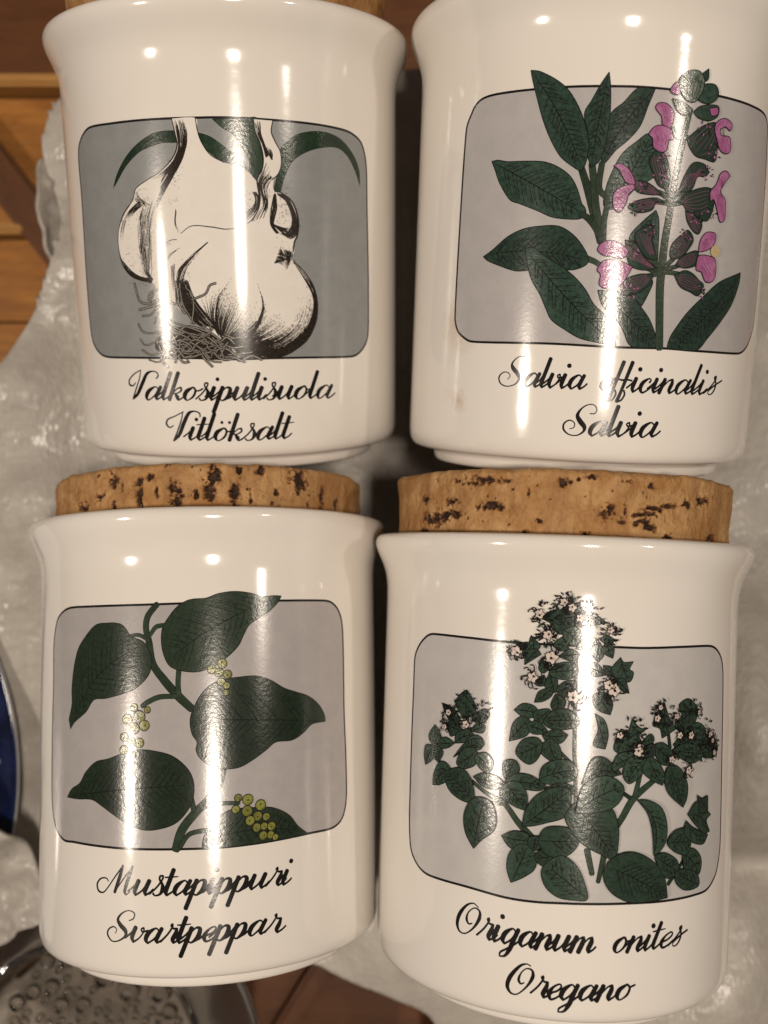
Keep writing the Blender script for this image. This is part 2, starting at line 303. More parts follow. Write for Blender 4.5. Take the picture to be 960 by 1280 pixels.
('fan','hatching',[[(9.25,37.9),(9.98,37.73),(11.07,37.03)],[(9.81,38.42),(10.73,38.25),(11.85,37.73)]],30,0,1,0.09,1.6),
('stroke','outline',[(-7.1,42.97,0.114),(-5.02,44.22,0.152),(-1.49,43.98,0.189),(1.3,43.62,0.189),(4.47,44.41,0.189),(6.29,46.29,0.189),(7.08,48.67,0.23),(6.82,51.36,0.189),(5.81,52.74,0.152)]),
('stroke','outline',[(12.81,38.26,0.189),(14.91,36.34,0.23),(16.69,33.86,0.3),(17.46,30.99,0.34),(17.18,27.74,0.38),(15.87,25.22,0.34),(13.79,23.1,0.3),(11.01,21.54,0.27),(7.62,21.02,0.23)]),
('stroke','outline',[(-7.75,62.17,0.152),(-7.25,59.67,0.189),(-7,57.7,0.23),(-8.03,55.59,0.23),(-10.41,53.51,0.152),(-13.26,52.13,0.152),(-15.45,50.88,0.152),(-16.25,49.05,0.152),(-18.51,46.75,0.27),(-19.85,44.39,0.152),(-20.3,42.31,0.152),(-20.2,40.2,0.189),(-19.33,37.71,0.34),(-17.12,35.72,0.46),(-13.27,34.68,0.3)]),
('stroke','outline',[(-3.58,62.15,0.152),(-3.33,60.23,0.152),(-2.73,58.26,0.152),(-1.28,56.11,0.152),(1.07,54.79,0.152)]),
('stroke','outline',[(9.7,61.94,0.152),(9.39,60.08,0.189),(10.05,58.46,0.189),(10.91,56.83,0.152),(11.03,54.83,0.152),(10.44,53.13,0.152),(9.32,52.09,0.189)]),
('stroke','outline',[(6.31,62.03,0.189),(6.59,59.98,0.189),(7.39,58.03,0.23),(7.84,55.72,0.23),(7.6,53.72,0.189),(6.66,52.02,0.23),(6.92,49.34,0.23),(6.85,47.31,0.152),(5.54,44.92,0.114)]),
('stroke','outline',[(10.71,50.04,0.23),(12.9,48.47,0.3),(13.96,45.41,0.34),(13.7,42.63,0.34),(13.17,41.58,0.3),(12.85,39.84,0.23)]),
('stroke','outline',[(-11.44,37.54,0.114),(-11.41,39.28,0.114),(-10.85,40.64,0.152),(-9.23,41.81,0.152),(-7.9,41.96,0.114)]),
('poly','garlic_root_bed',[(-12.24,25.57),(-8.98,26.63),(-5.94,26.62),(-2.33,25.53),(0.11,23.73),(1.81,21.21),(-2.55,20.9),(-7.74,21.45),(-11.26,21.8),(-13.25,23.05)],0),
('stroke','root',[(-16.99,34.55,0.4),(-16.55,32.71,0.4),(-15.9,31.28,0.4),(-13.96,30.91,0.4),(-11.84,31.6,0.4),(-9.48,31.23,0.4)]),
('stroke','root',[(-12.13,33.36,0.34),(-13.61,32.85,0.34),(-14.12,31.62,0.34),(-13.56,30.55,0.34)]),
('stroke','root',[(-12.1,33.71,0.28),(-13.22,32.5,0.28),(-13.72,31.26,0.28)]),
('stroke','root',[(-16.23,29.86,0.4),(-13.58,30.38,0.4),(-11.07,31.07,0.4),(-8.36,30.69,0.4),(-6.56,29.1,0.4),(-5.35,27.32,0.4)]),
('stroke','root',[(-15.64,28.78,0.34),(-13.89,28.96,0.34),(-12.34,30.19,0.34),(-10.28,30.88,0.34)]),
('stroke','root',[(-13.16,27.35,0.28),(-12.41,29.13,0.28),(-10.72,30.18,0.28)]),
('stroke','root',[(-1.21,34.36,0.4),(-2.3,33.96,0.4),(-3.08,32.57,0.4),(-4.57,31.89,0.4),(-5.68,31.55,0.4)]),
('stroke','root',[(-5.91,27.33,0.34),(-5.39,30.14,0.34),(-5.63,32.6,0.34),(-6.68,33.65,0.34)]),
('stroke','root',[(-7.77,34.36,0.28),(-7.68,32.62,0.28),(-7.23,30.51,0.28),(-6.2,28.74,0.28)]),
('stroke','root',[(-8.5,34.72,0.4),(-8.23,32.97,0.4),(-7.99,30.52,0.4),(-6.93,29.1,0.4)]),
('stroke','root',[(-16.66,27.35,0.34),(-15.64,25.92,0.34),(-13.06,25.74,0.34),(-10.57,26.28,0.34),(-8.25,25.92,0.34),(-6,25.56,0.34),(-3.09,24.83,0.34),(-0.59,24.09,0.34)]),
('stroke','root',[(-16.42,24.65,0.28),(-15.38,23.57,0.28),(-13.17,24.13,0.28),(-11.83,25.57,0.28),(-9.81,25.75,0.28),(-8.29,25.21,0.28)]),
('stroke','root',[(-12.75,24.13,0.4),(-10.7,24.32,0.4),(-9.08,24.85,0.4),(-7.45,26.63,0.4),(-5.2,26.62,0.4),(-2.33,25.53,0.4),(-0.94,24.45,0.4)]),
('stroke','root',[(-16.12,22.66,0.34),(-14.19,21.78,0.34),(-12.04,22.34,0.34),(-9.93,23.78,0.34),(-7.57,24.5,0.34),(-4.59,24.13,0.34)]),
('stroke','root',[(-14.7,20.86,0.28),(-12.58,20.53,0.28),(-10.84,21.98,0.28),(-9.17,23.42,0.28),(-6.09,23.78,0.28)]),
('stroke','root',[(-10.8,19.53,0.4),(-12.14,20.89,0.4),(-11.2,22.7,0.4)]),
('stroke','root',[(-9.35,20.37,0.34),(-9.06,21.99,0.34),(-9.96,23.42,0.34)]),
('stroke','root',[(-6.65,20.38,0.28),(-7.71,21.99,0.28),(-8.37,23.78,0.28),(-6.39,25.2,0.28)]),
('stroke','root',[(-2.42,19.64,0.4),(-3.99,21.27,0.4),(-4.68,22.34,0.4),(-6.15,22.71,0.4),(-7.69,22.35,0.4)]),
('stroke','root',[(-11.22,28.77,0.34),(-9.7,27.7,0.34),(-7.43,26.98,0.34),(-5.22,26.26,0.34),(-2.71,25.18,0.34)]),
('stroke','root',[(-10.93,26.99,0.28),(-8.98,26.63,0.28),(-6.37,25.56,0.28),(-4.2,24.48,0.28)]),
('stroke','root',[(6.5,20.76,0.4),(4.71,21.51,0.4),(2.51,20.66,0.4),(1.13,22.29,0.4),(0.46,23.37,0.4)]),
('stroke','root',[(-12.78,23.77,0.34),(-12.26,25.21,0.34),(-9.8,25.92,0.34),(-6.79,24.85,0.34),(-5.37,23.42,0.34)]),
('stroke','root',[(-10.89,21.26,0.28),(-9.23,22.35,0.28),(-6.19,21.99,0.28),(-3.17,23.05,0.28),(-0.61,23.74,0.28)]),
('stroke','root',[(-6.02,25.2,0.4),(-3.87,23.77,0.4),(-1.67,24.11,0.4),(0.08,23.02,0.4)]),
('stroke','root',[(-5.35,23.77,0.34),(-3.21,22.34,0.34),(-1.06,21.6,0.34),(1.09,21.22,0.34)]),
('stroke','root',[(-7.61,23.78,0.28),(-5.42,22.35,0.28),(-2.53,21.26,0.28)]),
('stroke','root',[(-4.15,25.55,0.4),(-2.38,24.47,0.4),(-1,23.03,0.4),(-0.35,21.24,0.4)]),
('stroke','root',[(-2.51,21.61,0.34),(-1.72,23.04,0.34),(-0.25,23.73,0.34)]),
('stroke','root',[(-1.08,21.06,0.28),(-0.29,22.67,0.28),(0.82,23.37,0.28)]),
('stroke','root',[(-6.45,24.14,0.4),(-4.64,23.06,0.4),(-2.89,21.26,0.4)]),
('stroke','root',[(-9.99,22.89,0.34),(-7.65,23.07,0.34),(-5.31,24.49,0.34),(-2.76,24.11,0.34)]),
('stroke','root',[(-10.86,28.06,0.28),(-9.76,26.64,0.28),(-7.51,25.56,0.28)]),
('stroke','root',[(-8.45,22.35,0.4),(-6.98,21.28,0.4),(-4.71,21.81,0.4),(-2.48,22.33,0.4)]),
('stroke','root',[(-4.16,22.38,0.34),(-3.26,21.15,0.34),(-2.16,20.57,0.34),(-0.82,20.45,0.34)]),
('stroke','root',[(-0.1,25.4,0.28),(1.2,24.93,0.28),(2.56,24.8,0.28),(4,24.92,0.28)]),
('stroke','root',[(-0.41,25.02,0.4),(0.37,24.83,0.4),(1.16,24.71,0.4),(1.98,24.7,0.4)]),
('stroke','root',[(-4.63,25.48,0.34),(-3.71,24.94,0.34),(-2.88,25.43,0.34),(-2.11,26.52,0.34)]),
('stroke','root',[(-2.15,24.86,0.28),(-1.7,24.25,0.28),(-1.14,23.92,0.28),(-0.46,23.77,0.28)]),
('stroke','root',[(-10.78,25.57,0.4),(-9.87,25.53,0.4),(-9.25,24.78,0.4),(-8.92,23.64,0.4)]),
('stroke','root',[(0.53,21.76,0.34),(1.9,21.81,0.34),(3.32,21.97,0.34),(4.73,22.16,0.34)]),
('stroke','root',[(-3.32,24.65,0.28),(-3.1,23.01,0.28),(-2.36,22.58,0.28),(-1.05,22.71,0.28)]),
('stroke','root',[(-0.51,24.24,0.4),(0.23,24.83,0.4),(0.97,24.5,0.4),(1.66,23.71,0.4)]),
('stroke','root',[(-11.79,24.28,0.34),(-11.25,23.78,0.34),(-10.65,23.71,0.34),(-9.93,23.93,0.34)]),
('stroke','root',[(-7.88,24.25,0.28),(-6.91,23.96,0.28),(-6.09,23.21,0.28),(-5.47,22.17,0.28)]),
('stroke','root',[(-6.05,22.53,0.4),(-4.93,23.92,0.4),(-3.64,24.09,0.4),(-2.06,23.61,0.4)]),
('stroke','root',[(-2.5,21.94,0.34),(-1.45,22.71,0.34),(-0.31,23.17,0.34),(0.93,23.44,0.34)]),
('stroke','root',[(-4.59,25.51,0.28),(-3.63,25.05,0.28),(-2.87,25.71,0.28),(-2.41,27.05,0.28)]),
('stroke','root',[(-9.98,22.31,0.4),(-8.81,21.6,0.4),(-7.83,20.48,0.4),(-6.95,20.48,0.4)]),
('stroke','root',[(-7.71,23.32,0.34),(-7.37,22.53,0.34),(-6.81,22.35,0.34),(-5.97,22.53,0.34)]),
('stroke','root',[(-1.88,21.86,0.28),(-0.85,23.14,0.28),(0.39,23.37,0.28),(1.88,23.07,0.28)]),
('stroke','root',[(-7.92,22.96,0.4),(-7.84,21.6,0.4),(-7.24,21.35,0.4),(-6.09,21.67,0.4)]),
('stroke','root',[(-5.1,24.24,0.34),(-4.33,24.98,0.34),(-3.61,24.65,0.34),(-2.85,23.76,0.34)]),
('stroke','root',[(-10.64,22.6,0.28),(-9.56,22.82,0.28),(-9.07,21.88,0.28),(-9.19,20.48,0.28)]),
('stroke','root',[(0.63,23.23,0.4),(1.41,23,0.4),(2.2,23.03,0.4),(3.04,23.16,0.4)]),
('stroke','root',[(-1.44,23.57,0.34),(-0.86,22.81,0.34),(-0.24,23.09,0.34),(0.52,23.94,0.34)]),
('stroke','root',[(-12.3,23.45,0.28),(-11.99,22.59,0.28),(-11.39,22.38,0.28),(-10.53,22.45,0.28)]),
('stroke','root',[(0.15,22.8,0.4),(0.75,22.55,0.4),(1.3,22.07,0.4),(1.82,21.53,0.4)]),
('stroke','root',[(-10.69,21.95,0.34),(-9.62,21.16,0.34),(-8.53,21.67,0.34),(-7.46,22.89,0.34)]),
('stroke','root',[(-1.18,21.35,0.28),(-0.26,20.8,0.28),(0.71,20.86,0.28),(1.81,21.21,0.28)]),
('stroke','root',[(-5.99,24.31,0.4),(-5.2,24.49,0.4),(-4.47,24.3,0.4),(-3.75,23.98,0.4)]),
('stroke','root',[(0.59,21.4,0.34),(1.6,21.28,0.34),(2.55,20.76,0.34),(3.4,20.39,0.34)]),
('stroke','root',[(-11.42,24.39,0.28),(-10.08,23.92,0.28),(-8.96,23.07,0.28),(-7.94,21.99,0.28)]),
('stroke','root',[(-2.01,22.22,0.4),(-1.22,21.24,0.4),(-0.22,20.95,0.4),(1.01,20.97,0.4)])],
'B':[
('poly','leaf',[(2.35,56.44),(0.15,55.07),(-1.97,53.11),(-3.37,50.25),(-4.16,47.72),(-4.29,44.87),(-2.34,44.6),(0.68,47.89),(3.53,49.94),(4.27,53.45)],1),
('poly','leaf',[(0.25,40.25),(2.08,42.57),(4.3,44.62),(4.94,43.07),(5.18,38.93),(5,36.03),(2.57,36.21),(0.75,38.04)],1),
('poly','leaf',[(3.1,33.66),(4.7,33.26),(4.06,31.12),(3.11,29.13),(1.63,30.68)],0),
('poly','leaf',[(2.63,63.4),(1.68,60.74),(0.61,57.58),(-1.16,55.33),(-2.97,53.71),(-4.44,51.8),(-5.2,51.32),(-5.1,54.61),(-4.3,59.13),(-2.22,61.19),(-0.14,63.36)],1),
('poly','leaf',[(-24.04,52.77),(-22.84,52.86),(-20.88,52.44),(-17.95,52.29),(-14.48,51.98),(-12.1,51.08),(-10.05,49.6),(-8.8,47.68),(-7.84,45.14),(-7.5,44.82),(-7.11,43.87),(-7.85,42.85),(-9.95,42.75),(-12.61,43.11),(-15.03,44.15),(-18.26,45.43),(-20.14,46.2),(-22.22,48.98),(-23.35,51.38)],1),
('stroke','stem',[(-8.37,51,0.98),(-7.22,48,1.14),(-6.03,44.52,1.29),(-4.39,39.13,1.14)]),
('stroke','stem',[(-6.64,51.47,0.98),(-6.01,47.69,1.06),(-5.55,44.52,1.14),(-4.06,38.98,1.14)]),
('stroke','stem',[(-5.06,51.63,0.83),(-5.28,47.7,0.91),(-3.87,45.83,0.76),(-4.12,42.33,0.83),(-4.08,39.3,0.98)]),
('stroke','stem',[(-7.9,43.55,0.83),(-6.73,42.92,0.91),(-5.34,41.35,0.98),(-4.17,39.3,0.98)]),
('stroke','stem',[(-6.64,36.52,0.91),(-4.98,35.91,0.76),(-3.79,35.04,0.76)]),
('poly','leaf',[(-4.9,65.7),(-4.51,63.3),(-4.31,59.29),(-4.67,55.24),(-5.41,52.1),(-6.77,50.9),(-7.45,53.04),(-7.58,56.17),(-8.35,59.3),(-7.29,61.46),(-6.03,63.92)],1),
('poly','leaf',[(-17.57,66.63),(-16,66.3),(-13.26,64.82),(-11.21,63.14),(-9.45,60.58),(-8.16,57.74),(-7.32,54.61),(-7.62,51.78),(-8.34,50.46),(-9.83,51.18),(-11.87,52.82),(-13.7,55.75),(-15.04,58.68),(-16.27,62.25),(-17.11,64.85)],1),
('poly','leaf',[(-24.85,37.04),(-23.16,37.96),(-20.16,40.13),(-17.3,41.31),(-14.2,41.7),(-11.52,41.65),(-9.5,40.67),(-7.78,39.07),(-6.34,36.84),(-6.42,35.56),(-8.47,34.62),(-11.43,34.7),(-15.5,34.56),(-18.34,34.45),(-21.41,35.37),(-23.88,36.32)],1),
('poly','leaf',[(-4.36,31.41),(-2.07,31.33),(1.3,30.66),(3.14,28.8),(4.68,26.93),(5.96,24.38),(6.48,22.5),(1.91,22.51),(0.39,24.76),(-0.38,26.04),(-1.79,27.28),(-3.56,29.17)],1),
('poly','leaf',[(-16.94,38.19),(-15.36,38.15),(-12.88,36.49),(-10.12,34.86),(-8.06,33.27),(-6.31,31.36),(-4.86,29.13),(-2.77,27.25),(-1.32,25.35),(-0.78,22.43),(-4.13,22.95),(-6.79,23.52),(-9.17,24.76),(-11.6,26.36),(-12.73,28.32),(-13.88,30.61),(-15.4,32.92),(-16.24,35.23)],1),
('poly','leaf',[(24.13,36.25),(23.98,34.36),(22.27,30.81),(19.75,27.9),(16.56,24.65),(14.05,22.43),(8.16,22.45),(8.57,24.19),(9.57,25.89),(11.69,28.66),(14.82,31.52),(18.36,34.15)],1),
('stroke','stem',[(8.96,60.78,0.76),(8.24,56.63,0.83),(7.33,50.56,0.91),(6.84,45.76,0.98),(6.6,43.19,1.06),(6.26,39.97,1.14),(6.08,35.77,1.29),(6.05,31.89,1.29),(6.78,22.44,1.21)]),
('stroke','stem',[(6.12,35.29,0.61),(4.62,36.32,0.76),(2.85,36.86,0.46)]),
('stroke','stem',[(5.96,35.12,0.68),(4.38,35.02,0.68),(2.61,35.57,0.46)]),
('stroke','stem',[(6.16,34.81,0.68),(4.44,34.22,0.68),(2.74,33.96,0.46)]),
('stroke','stem',[(6.47,35.48,0.61),(7.81,36.86,0.68),(8.84,37.91,0.46)]),
('stroke','stem',[(6.5,35.15,0.61),(8.28,35.76,0.61),(10.13,36.39,0.46)]),
('stroke','stem',[(6.52,34.83,0.61),(8.37,34.8,0.61),(9.9,34.75,0.46)]),
('stroke','stem',[(6.79,46.39,0.68),(5.13,47.21,0.76),(3.36,47.72,0.53)]),
('stroke','stem',[(6.66,45.75,0.68),(4.88,45.93,0.68),(3.18,45.81,0.46)]),
('stroke','stem',[(7.33,46.44,0.68),(9.08,47.55,0.68),(10.96,48.06,0.46)]),
('stroke','stem',[(7.38,45.81,0.68),(9.57,46.32,0.68),(11.91,46.56,0.46)]),
('stroke','stem',[(6.91,47.04,0.68),(5.74,48.21,0.68),(5.26,49.75,0.53)]),
('stroke','stem',[(7.6,47.41,0.61),(8.62,48.46,0.68),(9.27,49.48,0.46)]),
('stroke','stem',[(8.27,56.32,0.61),(6.8,56.48,0.68),(5.99,57.66,0.46)]),
('stroke','stem',[(8.45,56.34,0.61),(10.13,56.53,0.68),(12.01,57.39,0.46)]),
('poly','calyx',[(2.51,52.33),(3.55,53.9),(5.11,53.42),(6.27,50.18),(5.92,48.19),(4.33,48.52),(3.34,50.27)],2),
('poly','calyx',[(8.9,55.92),(10.41,57.74),(12.25,58.89),(14.28,59.32),(15.07,57.15),(14.95,55.6),(14.64,53.35),(12.44,53.44),(10.42,53.82)],2),
('poly','calyx',[(8.12,48.18),(9.3,51.34),(10.49,52.69),(12.48,52.61),(13.52,51.51),(12.7,50.64),(11.31,50.49),(10.52,48.57),(9.08,47.82)],2),
('poly','calyx',[(7.76,46.16),(10.19,48.06),(13.29,49.01),(15.54,48.5),(15.24,47.22),(15.01,45.33),(13.9,43.66),(11.76,44.22),(9.93,44.81),(8.88,45.94)],2),
('poly','calyx',[(9.52,44.96),(11.32,44.36),(13,43.13),(12.52,41.47),(11.4,41.74),(10.08,43.16)],2),
('poly','calyx',[(-0.19,48.91),(1.92,49),(3.65,48.21),(5.11,47.09),(3.08,46.96),(0.91,47.29)],2),
('poly','calyx',[(-0.39,45),(1.16,45.98),(4.12,46.52),(5.74,45.81),(4.17,45.86),(3.6,44.6),(1.65,44.03),(-0.19,44.55)],2),
('poly','calyx',[(-0.5,39.63),(1.34,39.1),(3.01,36.87),(5.21,35.3),(2.66,34.94),(0.44,35.83)],2),
('poly','calyx',[(1.08,40.57),(2.78,42.04),(4.14,42.11),(3.98,39.81),(5.11,36.64),(3.19,36.99),(1.71,38.76)],2),
('poly','calyx',[(-1.25,31.87),(0.26,33.49),(2.36,34.26),(4.57,34.38),(4.19,32.75),(1.94,31.08),(-0.02,30.74)],2),
('poly','calyx',[(8.47,36.13),(9.64,37.62),(12.3,38.71),(12.95,37.27),(12.15,36.2),(10.21,35.73)],2),
('poly','calyx',[(7.35,37.4),(7.6,39.42),(9.29,41.16),(10.29,41.86),(11.32,40.97),(11.43,39.98),(9.98,37.91),(8.55,37.08)],2),
('poly','calyx',[(8.43,34.43),(10.24,35.34),(11.86,35),(13.29,34.02),(14.47,33.16),(13.49,31.45),(11.78,31.94),(9.73,32.66)],2),
('tuft','calyx_tip',[(14.39,54.86,1.29),(13.27,51.36,1.06),(11.95,58.01,1.14),(4.66,52.85,1.14),(4.55,50.01,0.98),(1.64,48.25,0.91),(11.77,43.97,1.06),(13.87,32.11,0.91),(9.88,41.06,0.98),(3.52,41.38,0.98),(0.89,31.61,1.14),(0.72,38.36,1.14),(0.91,44.74,1.06),(15.04,45.29,0.98)]),
('poly','petal',[(2.85,60.57),(3.3,61.26),(4.65,61.27),(5.96,60.15),(6.02,58.6),(5.38,57.45),(4.24,57.98),(3.97,59.2),(3.34,59.87)],4),
('poly','petal',[(2.09,56.36),(2.92,57.57),(4.25,57.88),(5.74,57.32),(6.22,55.87),(5.53,55.68),(5.25,54.09),(4.25,53.7),(3.01,54.36),(2.73,55.78)],4),
('poly','petal',[(13.88,58.6),(14.61,59.82),(16.23,60.33),(17.71,59.68),(17.41,58.57),(16.25,59.02),(15.14,58.37),(15.5,57.57),(17.39,57.55),(17.89,55.63),(16.92,54.84),(15.46,55.26),(14.61,56.74)],4),
('poly','petal',[(15.33,49.85),(16.04,51.56),(17.26,52.15),(18.4,51.51),(17.69,50.76),(17.06,49.92),(16.39,48.7),(17.61,47.56),(17.89,46.13),(17.93,44.34),(16.85,43.88),(15.91,45.72),(15.04,47.24),(14.34,46.83),(14.16,48.42)],4),
('poly','petal',[(-3.18,51.2),(-2.19,51.63),(-0.77,50.81),(0.33,49.13),(0.4,48.12),(-1.01,48.69),(-1.73,49.67),(-2.34,50.59)],4),
('poly','petal',[(-2.88,46.8),(-2.08,47.77),(-0.02,48.48),(0.42,47.81),(-0.49,46.82),(-0.86,45.23),(-1.81,43.92),(-2.66,44.53),(-2.95,45.53)],4),
('poly','petal',[(-4.85,37.84),(-4.22,39.04),(-2.63,39.41),(-0.96,38.83),(0.18,37.69),(-0.8,36.62),(-2.46,36.88),(-3.76,37)],4),
('poly','petal',[(-4.71,34.69),(-3.71,36.17),(-1.77,36.39),(1.01,35.42),(-0.15,33.11),(-1.44,31.77),(-3.08,31.71),(-4.19,32.32),(-4.11,33.94)],4),
('poly','petal',[(12.67,38.49),(12.96,40.53),(14.1,41.85),(15.91,41.88),(16.22,40.87),(15.69,39.76),(14.43,38.98)],4),
('poly','petal',[(12.46,36.52),(12.81,37.92),(14.52,38.14),(16.52,37.61),(16.85,34.94),(15.93,33.86),(14.68,33.92),(13.65,35.31),(12.64,35.55)],4),
('poly','petal',[(5.09,63.41),(6.02,64.71),(6.76,64.26),(6.66,62.95),(5.73,62.85)],4),
('poly','leaf',[(11.23,64.97),(13.24,65.17),(14.09,63.99),(13.51,62.74),(11.93,62.04),(10.24,62.43),(10.27,63.74)],0),
('poly','leaf',[(5.54,62.12),(7.4,61.85),(9.27,60.75),(8.13,59.81),(6.56,60.45)],0),
('poly','leaf',[(9.48,60.46),(10.79,61.54),(14.1,62.01),(14.31,60.5),(12.61,59.46),(10.52,59.65)],0),
('poly','leaf',[(11.69,67.43),(11.74,65.82),(10.63,65.13),(10.26,66.17)],0),
('poly','bud',[(6.65,65.48),(8.05,66.63),(9.97,66.81),(11.07,65.41),(10.68,63.49),(9.59,62.04),(8.1,62.17),(6.61,63.93)],2),
('poly','petal',[(12.41,61.38),(14.05,61.72),(14.25,60.71),(13.02,60.3)],0),
('circ','pollen',[(16.26,38.97,0.98)])],
'C':[
('stroke','vine',[(-6,65.43,0.91),(-7.62,63.44,0.98),(-7.98,61.38,0.98),(-7.44,58.97,1.06),(-6.72,55.2,1.14),(-4.78,52.45,1.29),(-2.36,49.7,1.36),(0.01,47.44,1.21)]),
('stroke','vine',[(-7.44,58.97,0.61),(-7.98,59.6,0.61),(-9.46,60.22,0.53),(-11.16,60.01,0.46)]),
('stroke','vine',[(-7.18,60.17,0.53),(-6.18,61.51,0.68),(-4.42,61.81,0.61)]),
('stroke','vine',[(-2.19,54.43,0.76),(-2.36,51.72,0.76),(-2.19,49.69,0.83)]),
('stroke','vine',[(-2.53,49.63,0.68),(-5.48,49.59,0.76),(-7.61,48.77,0.76),(-8.7,48.04,0.68)]),
('stroke','vine',[(5.29,37.35,0.98),(4.34,34.4,1.06),(2.31,31.85,1.14),(0.64,30.27,1.29),(-1.72,27.39,1.36),(-2.74,24.23,1.36)]),
('stroke','vine',[(0.3,30.45,0.76),(-0.2,32.61,0.76),(-0.53,33.28,0.61)]),
('stroke','vine',[(0.8,30.53,0.61),(3.65,31.45,0.61),(7.88,31.35,0.53)]),
('stroke','vine',[(-2.06,24.61,0.68),(-0.38,26.69,0.68),(3.13,27.26,0.61)]),
('poly','leaf',[(-15.42,62.42),(-18.09,62.14),(-20.5,60.25),(-22.6,57.81),(-23.71,54.64),(-24.27,51.11),(-24.24,48.3),(-25.13,45.47),(-24.94,45.12),(-24.62,43.91),(-23.34,45.18),(-20.41,47),(-18.48,49.11),(-15.79,49.41),(-12.5,50.17),(-9.82,51.17),(-7.61,53.18),(-6.9,55.55),(-7.62,57.95),(-8.71,59.17),(-10.97,60.01),(-11.36,60.77),(-12.53,62.01),(-13.95,62.39)],3),
('poly','leaf',[(15.74,66.49),(15.15,65.44),(13.25,63.7),(9.98,61.66),(8.91,59.95),(7.86,57.91),(5.78,55.92),(3.4,54.45),(0.7,53.68),(-2.36,54.09),(-4.08,55.15),(-5.12,57.9),(-5.12,60.97),(-4.07,63.01),(-2.34,65.03),(-0.29,66.08),(2.43,66.3),(4.47,67.02),(7.21,67.37),(10.01,67.06),(12.17,66.44),(14.4,66.57)],3),
('poly','leaf',[(0.01,46.94),(1.36,49.6),(3.39,51.56),(5.77,52.33),(8.17,52.59),(10.98,52.65),(13.52,51.86),(16.17,50.34),(18.56,49.52),(21.1,48.67),(23.36,47.11),(24.78,45.23),(25.06,43.92),(21.93,43.68),(20.15,42.42),(17.66,41.24),(14.55,41.13),(12.69,39.91),(10.53,38.54),(8.09,37.35),(5.7,37.16),(3.34,37.61),(1.33,39.19),(0.66,40.55),(0.84,41.88),(0,43.25),(-0.33,45.27)],3),
('poly','leaf',[(-25.43,32.05),(-24.1,33.54),(-21.87,34.73),(-20.34,36.7),(-17.96,38.51),(-15.32,39.11),(-12.48,40.01),(-9.43,40.71),(-6.54,40.53),(-3.4,39.66),(-1.03,37.77),(0.15,35.58),(0.24,32.92),(-0.7,30.65),(-2.73,28.56),(-5.48,27.61),(-8.32,27.43),(-11.29,28.36),(-14.04,29.76),(-16.58,31.14),(-18.85,32.09),(-22.39,31.96)],3),
('poly','leaf',[(1.89,24.24),(1.96,26.27),(3.47,27.5),(4.31,29.1),(6.34,30.3),(9.08,30.43),(12.98,30.25),(15.2,29.52),(17.13,28.29),(18.71,26.39),(20.8,24.81),(11.5,24.39),(4.63,24.21)],3),
('circ','berry',[(5.1,54.98,0.83),(3.4,54.01,0.76),(4.58,53.46,0.76),(6.01,53.11,0.76),(4.92,51.85,0.68),(5.86,51.21,0.61),(5.76,50.02,0.53)]),
('circ','berry',[(-10.11,47.85,0.68),(-7.72,47.43,0.57),(-9.25,46.42,0.98),(-11.4,45.82,0.91),(-9.18,46.26,1.06),(-8.26,44.8,0.91),(-10.18,44.3,0.98),(-12.01,42.88,0.76),(-10.63,42.04,0.76),(-9.17,41.88,0.83),(-12.09,40.69,0.76),(-10.55,39.86,0.68)]),
('circ','berry',[(7.71,32.2,0.64),(9.37,31.81,0.91),(11.61,30.72,0.91),(7.29,30.33,0.68),(9.25,29.92,0.91),(11.07,28.92,0.83),(12.61,28.68,0.68),(9.76,28.28,0.83),(10.91,27.04,0.76),(12.23,27.14,0.68),(13.54,27.01,0.76),(12.04,25.59,0.76),(13.38,25.58,0.68),(14.23,25.09,0.57)])],
'D':[
('stroke','stem',[(0.16,62.19,0.53),(0.28,52.56,0.53),(0.38,46.16,0.53),(0.55,43.62,0.53),(0.92,36.49,0.53)]),
('stroke','stem',[(-16.5,39.8,0.53),(-13.53,38.1,0.61),(-10.73,37.02,0.76),(-8.31,34.26,0.91),(-5.96,31.97,1.06),(-4.29,29.91,0.76)]),
('stroke','stem',[(-13.84,36.75,0.3),(-11.06,36.81,0.46)]),
('stroke','stem',[(14.04,41.84,0.83),(10.46,39.05,1.06),(8.47,35.88,0.98),(6.86,33.33,0.76)]),
('stroke','stem',[(11.41,42.71,0.68),(10.63,39.36,0.83)]),
('stroke','stem',[(7.82,40.33,0.46),(9.76,39.05,0.61)]),
('stroke','stem',[(2.85,30.71,0.91),(3.77,26.95,0.76)]),
('stroke','stem',[(5.64,29.84,0.91),(4.79,25.72,0.61)]),
('stroke','stem',[(17.45,24.9,0.61),(20.41,28.14,0.53),(21.77,30.26,0.46)]),
('stroke','stem',[(16.54,49.53,0.53),(17.04,46.91,0.53)]),
('stroke','stem',[(-1.91,46.03,0.46),(0.05,44.23,0.46)]),
('poly','leaf',[(0.07,62.71),(1.62,64.64),(3.51,64.36),(3.91,62.86),(2.05,62.43)],1),
('poly','leaf',[(2.23,62.65),(4.01,63.87),(4.68,62.02),(3.74,60.65)],1),
('poly','leaf',[(4.19,62.68),(5.25,64.24),(6.29,63.12),(6.15,61.38),(4.96,61.92)],1),
('poly','leaf',[(3.92,64.28),(4.88,65.1),(6.53,64.36),(5.29,63.54)],1),
('poly','leaf',[(1.57,60),(3.43,60.58),(5.2,58.7),(3.13,58.44)],1),
('poly','leaf',[(4.55,60.22),(6.11,59.97),(6.46,58.4),(5.04,58.71)],1),
('poly','leaf',[(5.98,59.68),(7.42,61.59),(8.02,60.82),(9.63,60.96),(9.01,59.76),(9.7,59.15),(9.08,57.69),(6.96,58.01)],1),
('poly','leaf',[(6.21,58.03),(8.17,58.14),(9.07,55.82),(7.84,56.19)],1),
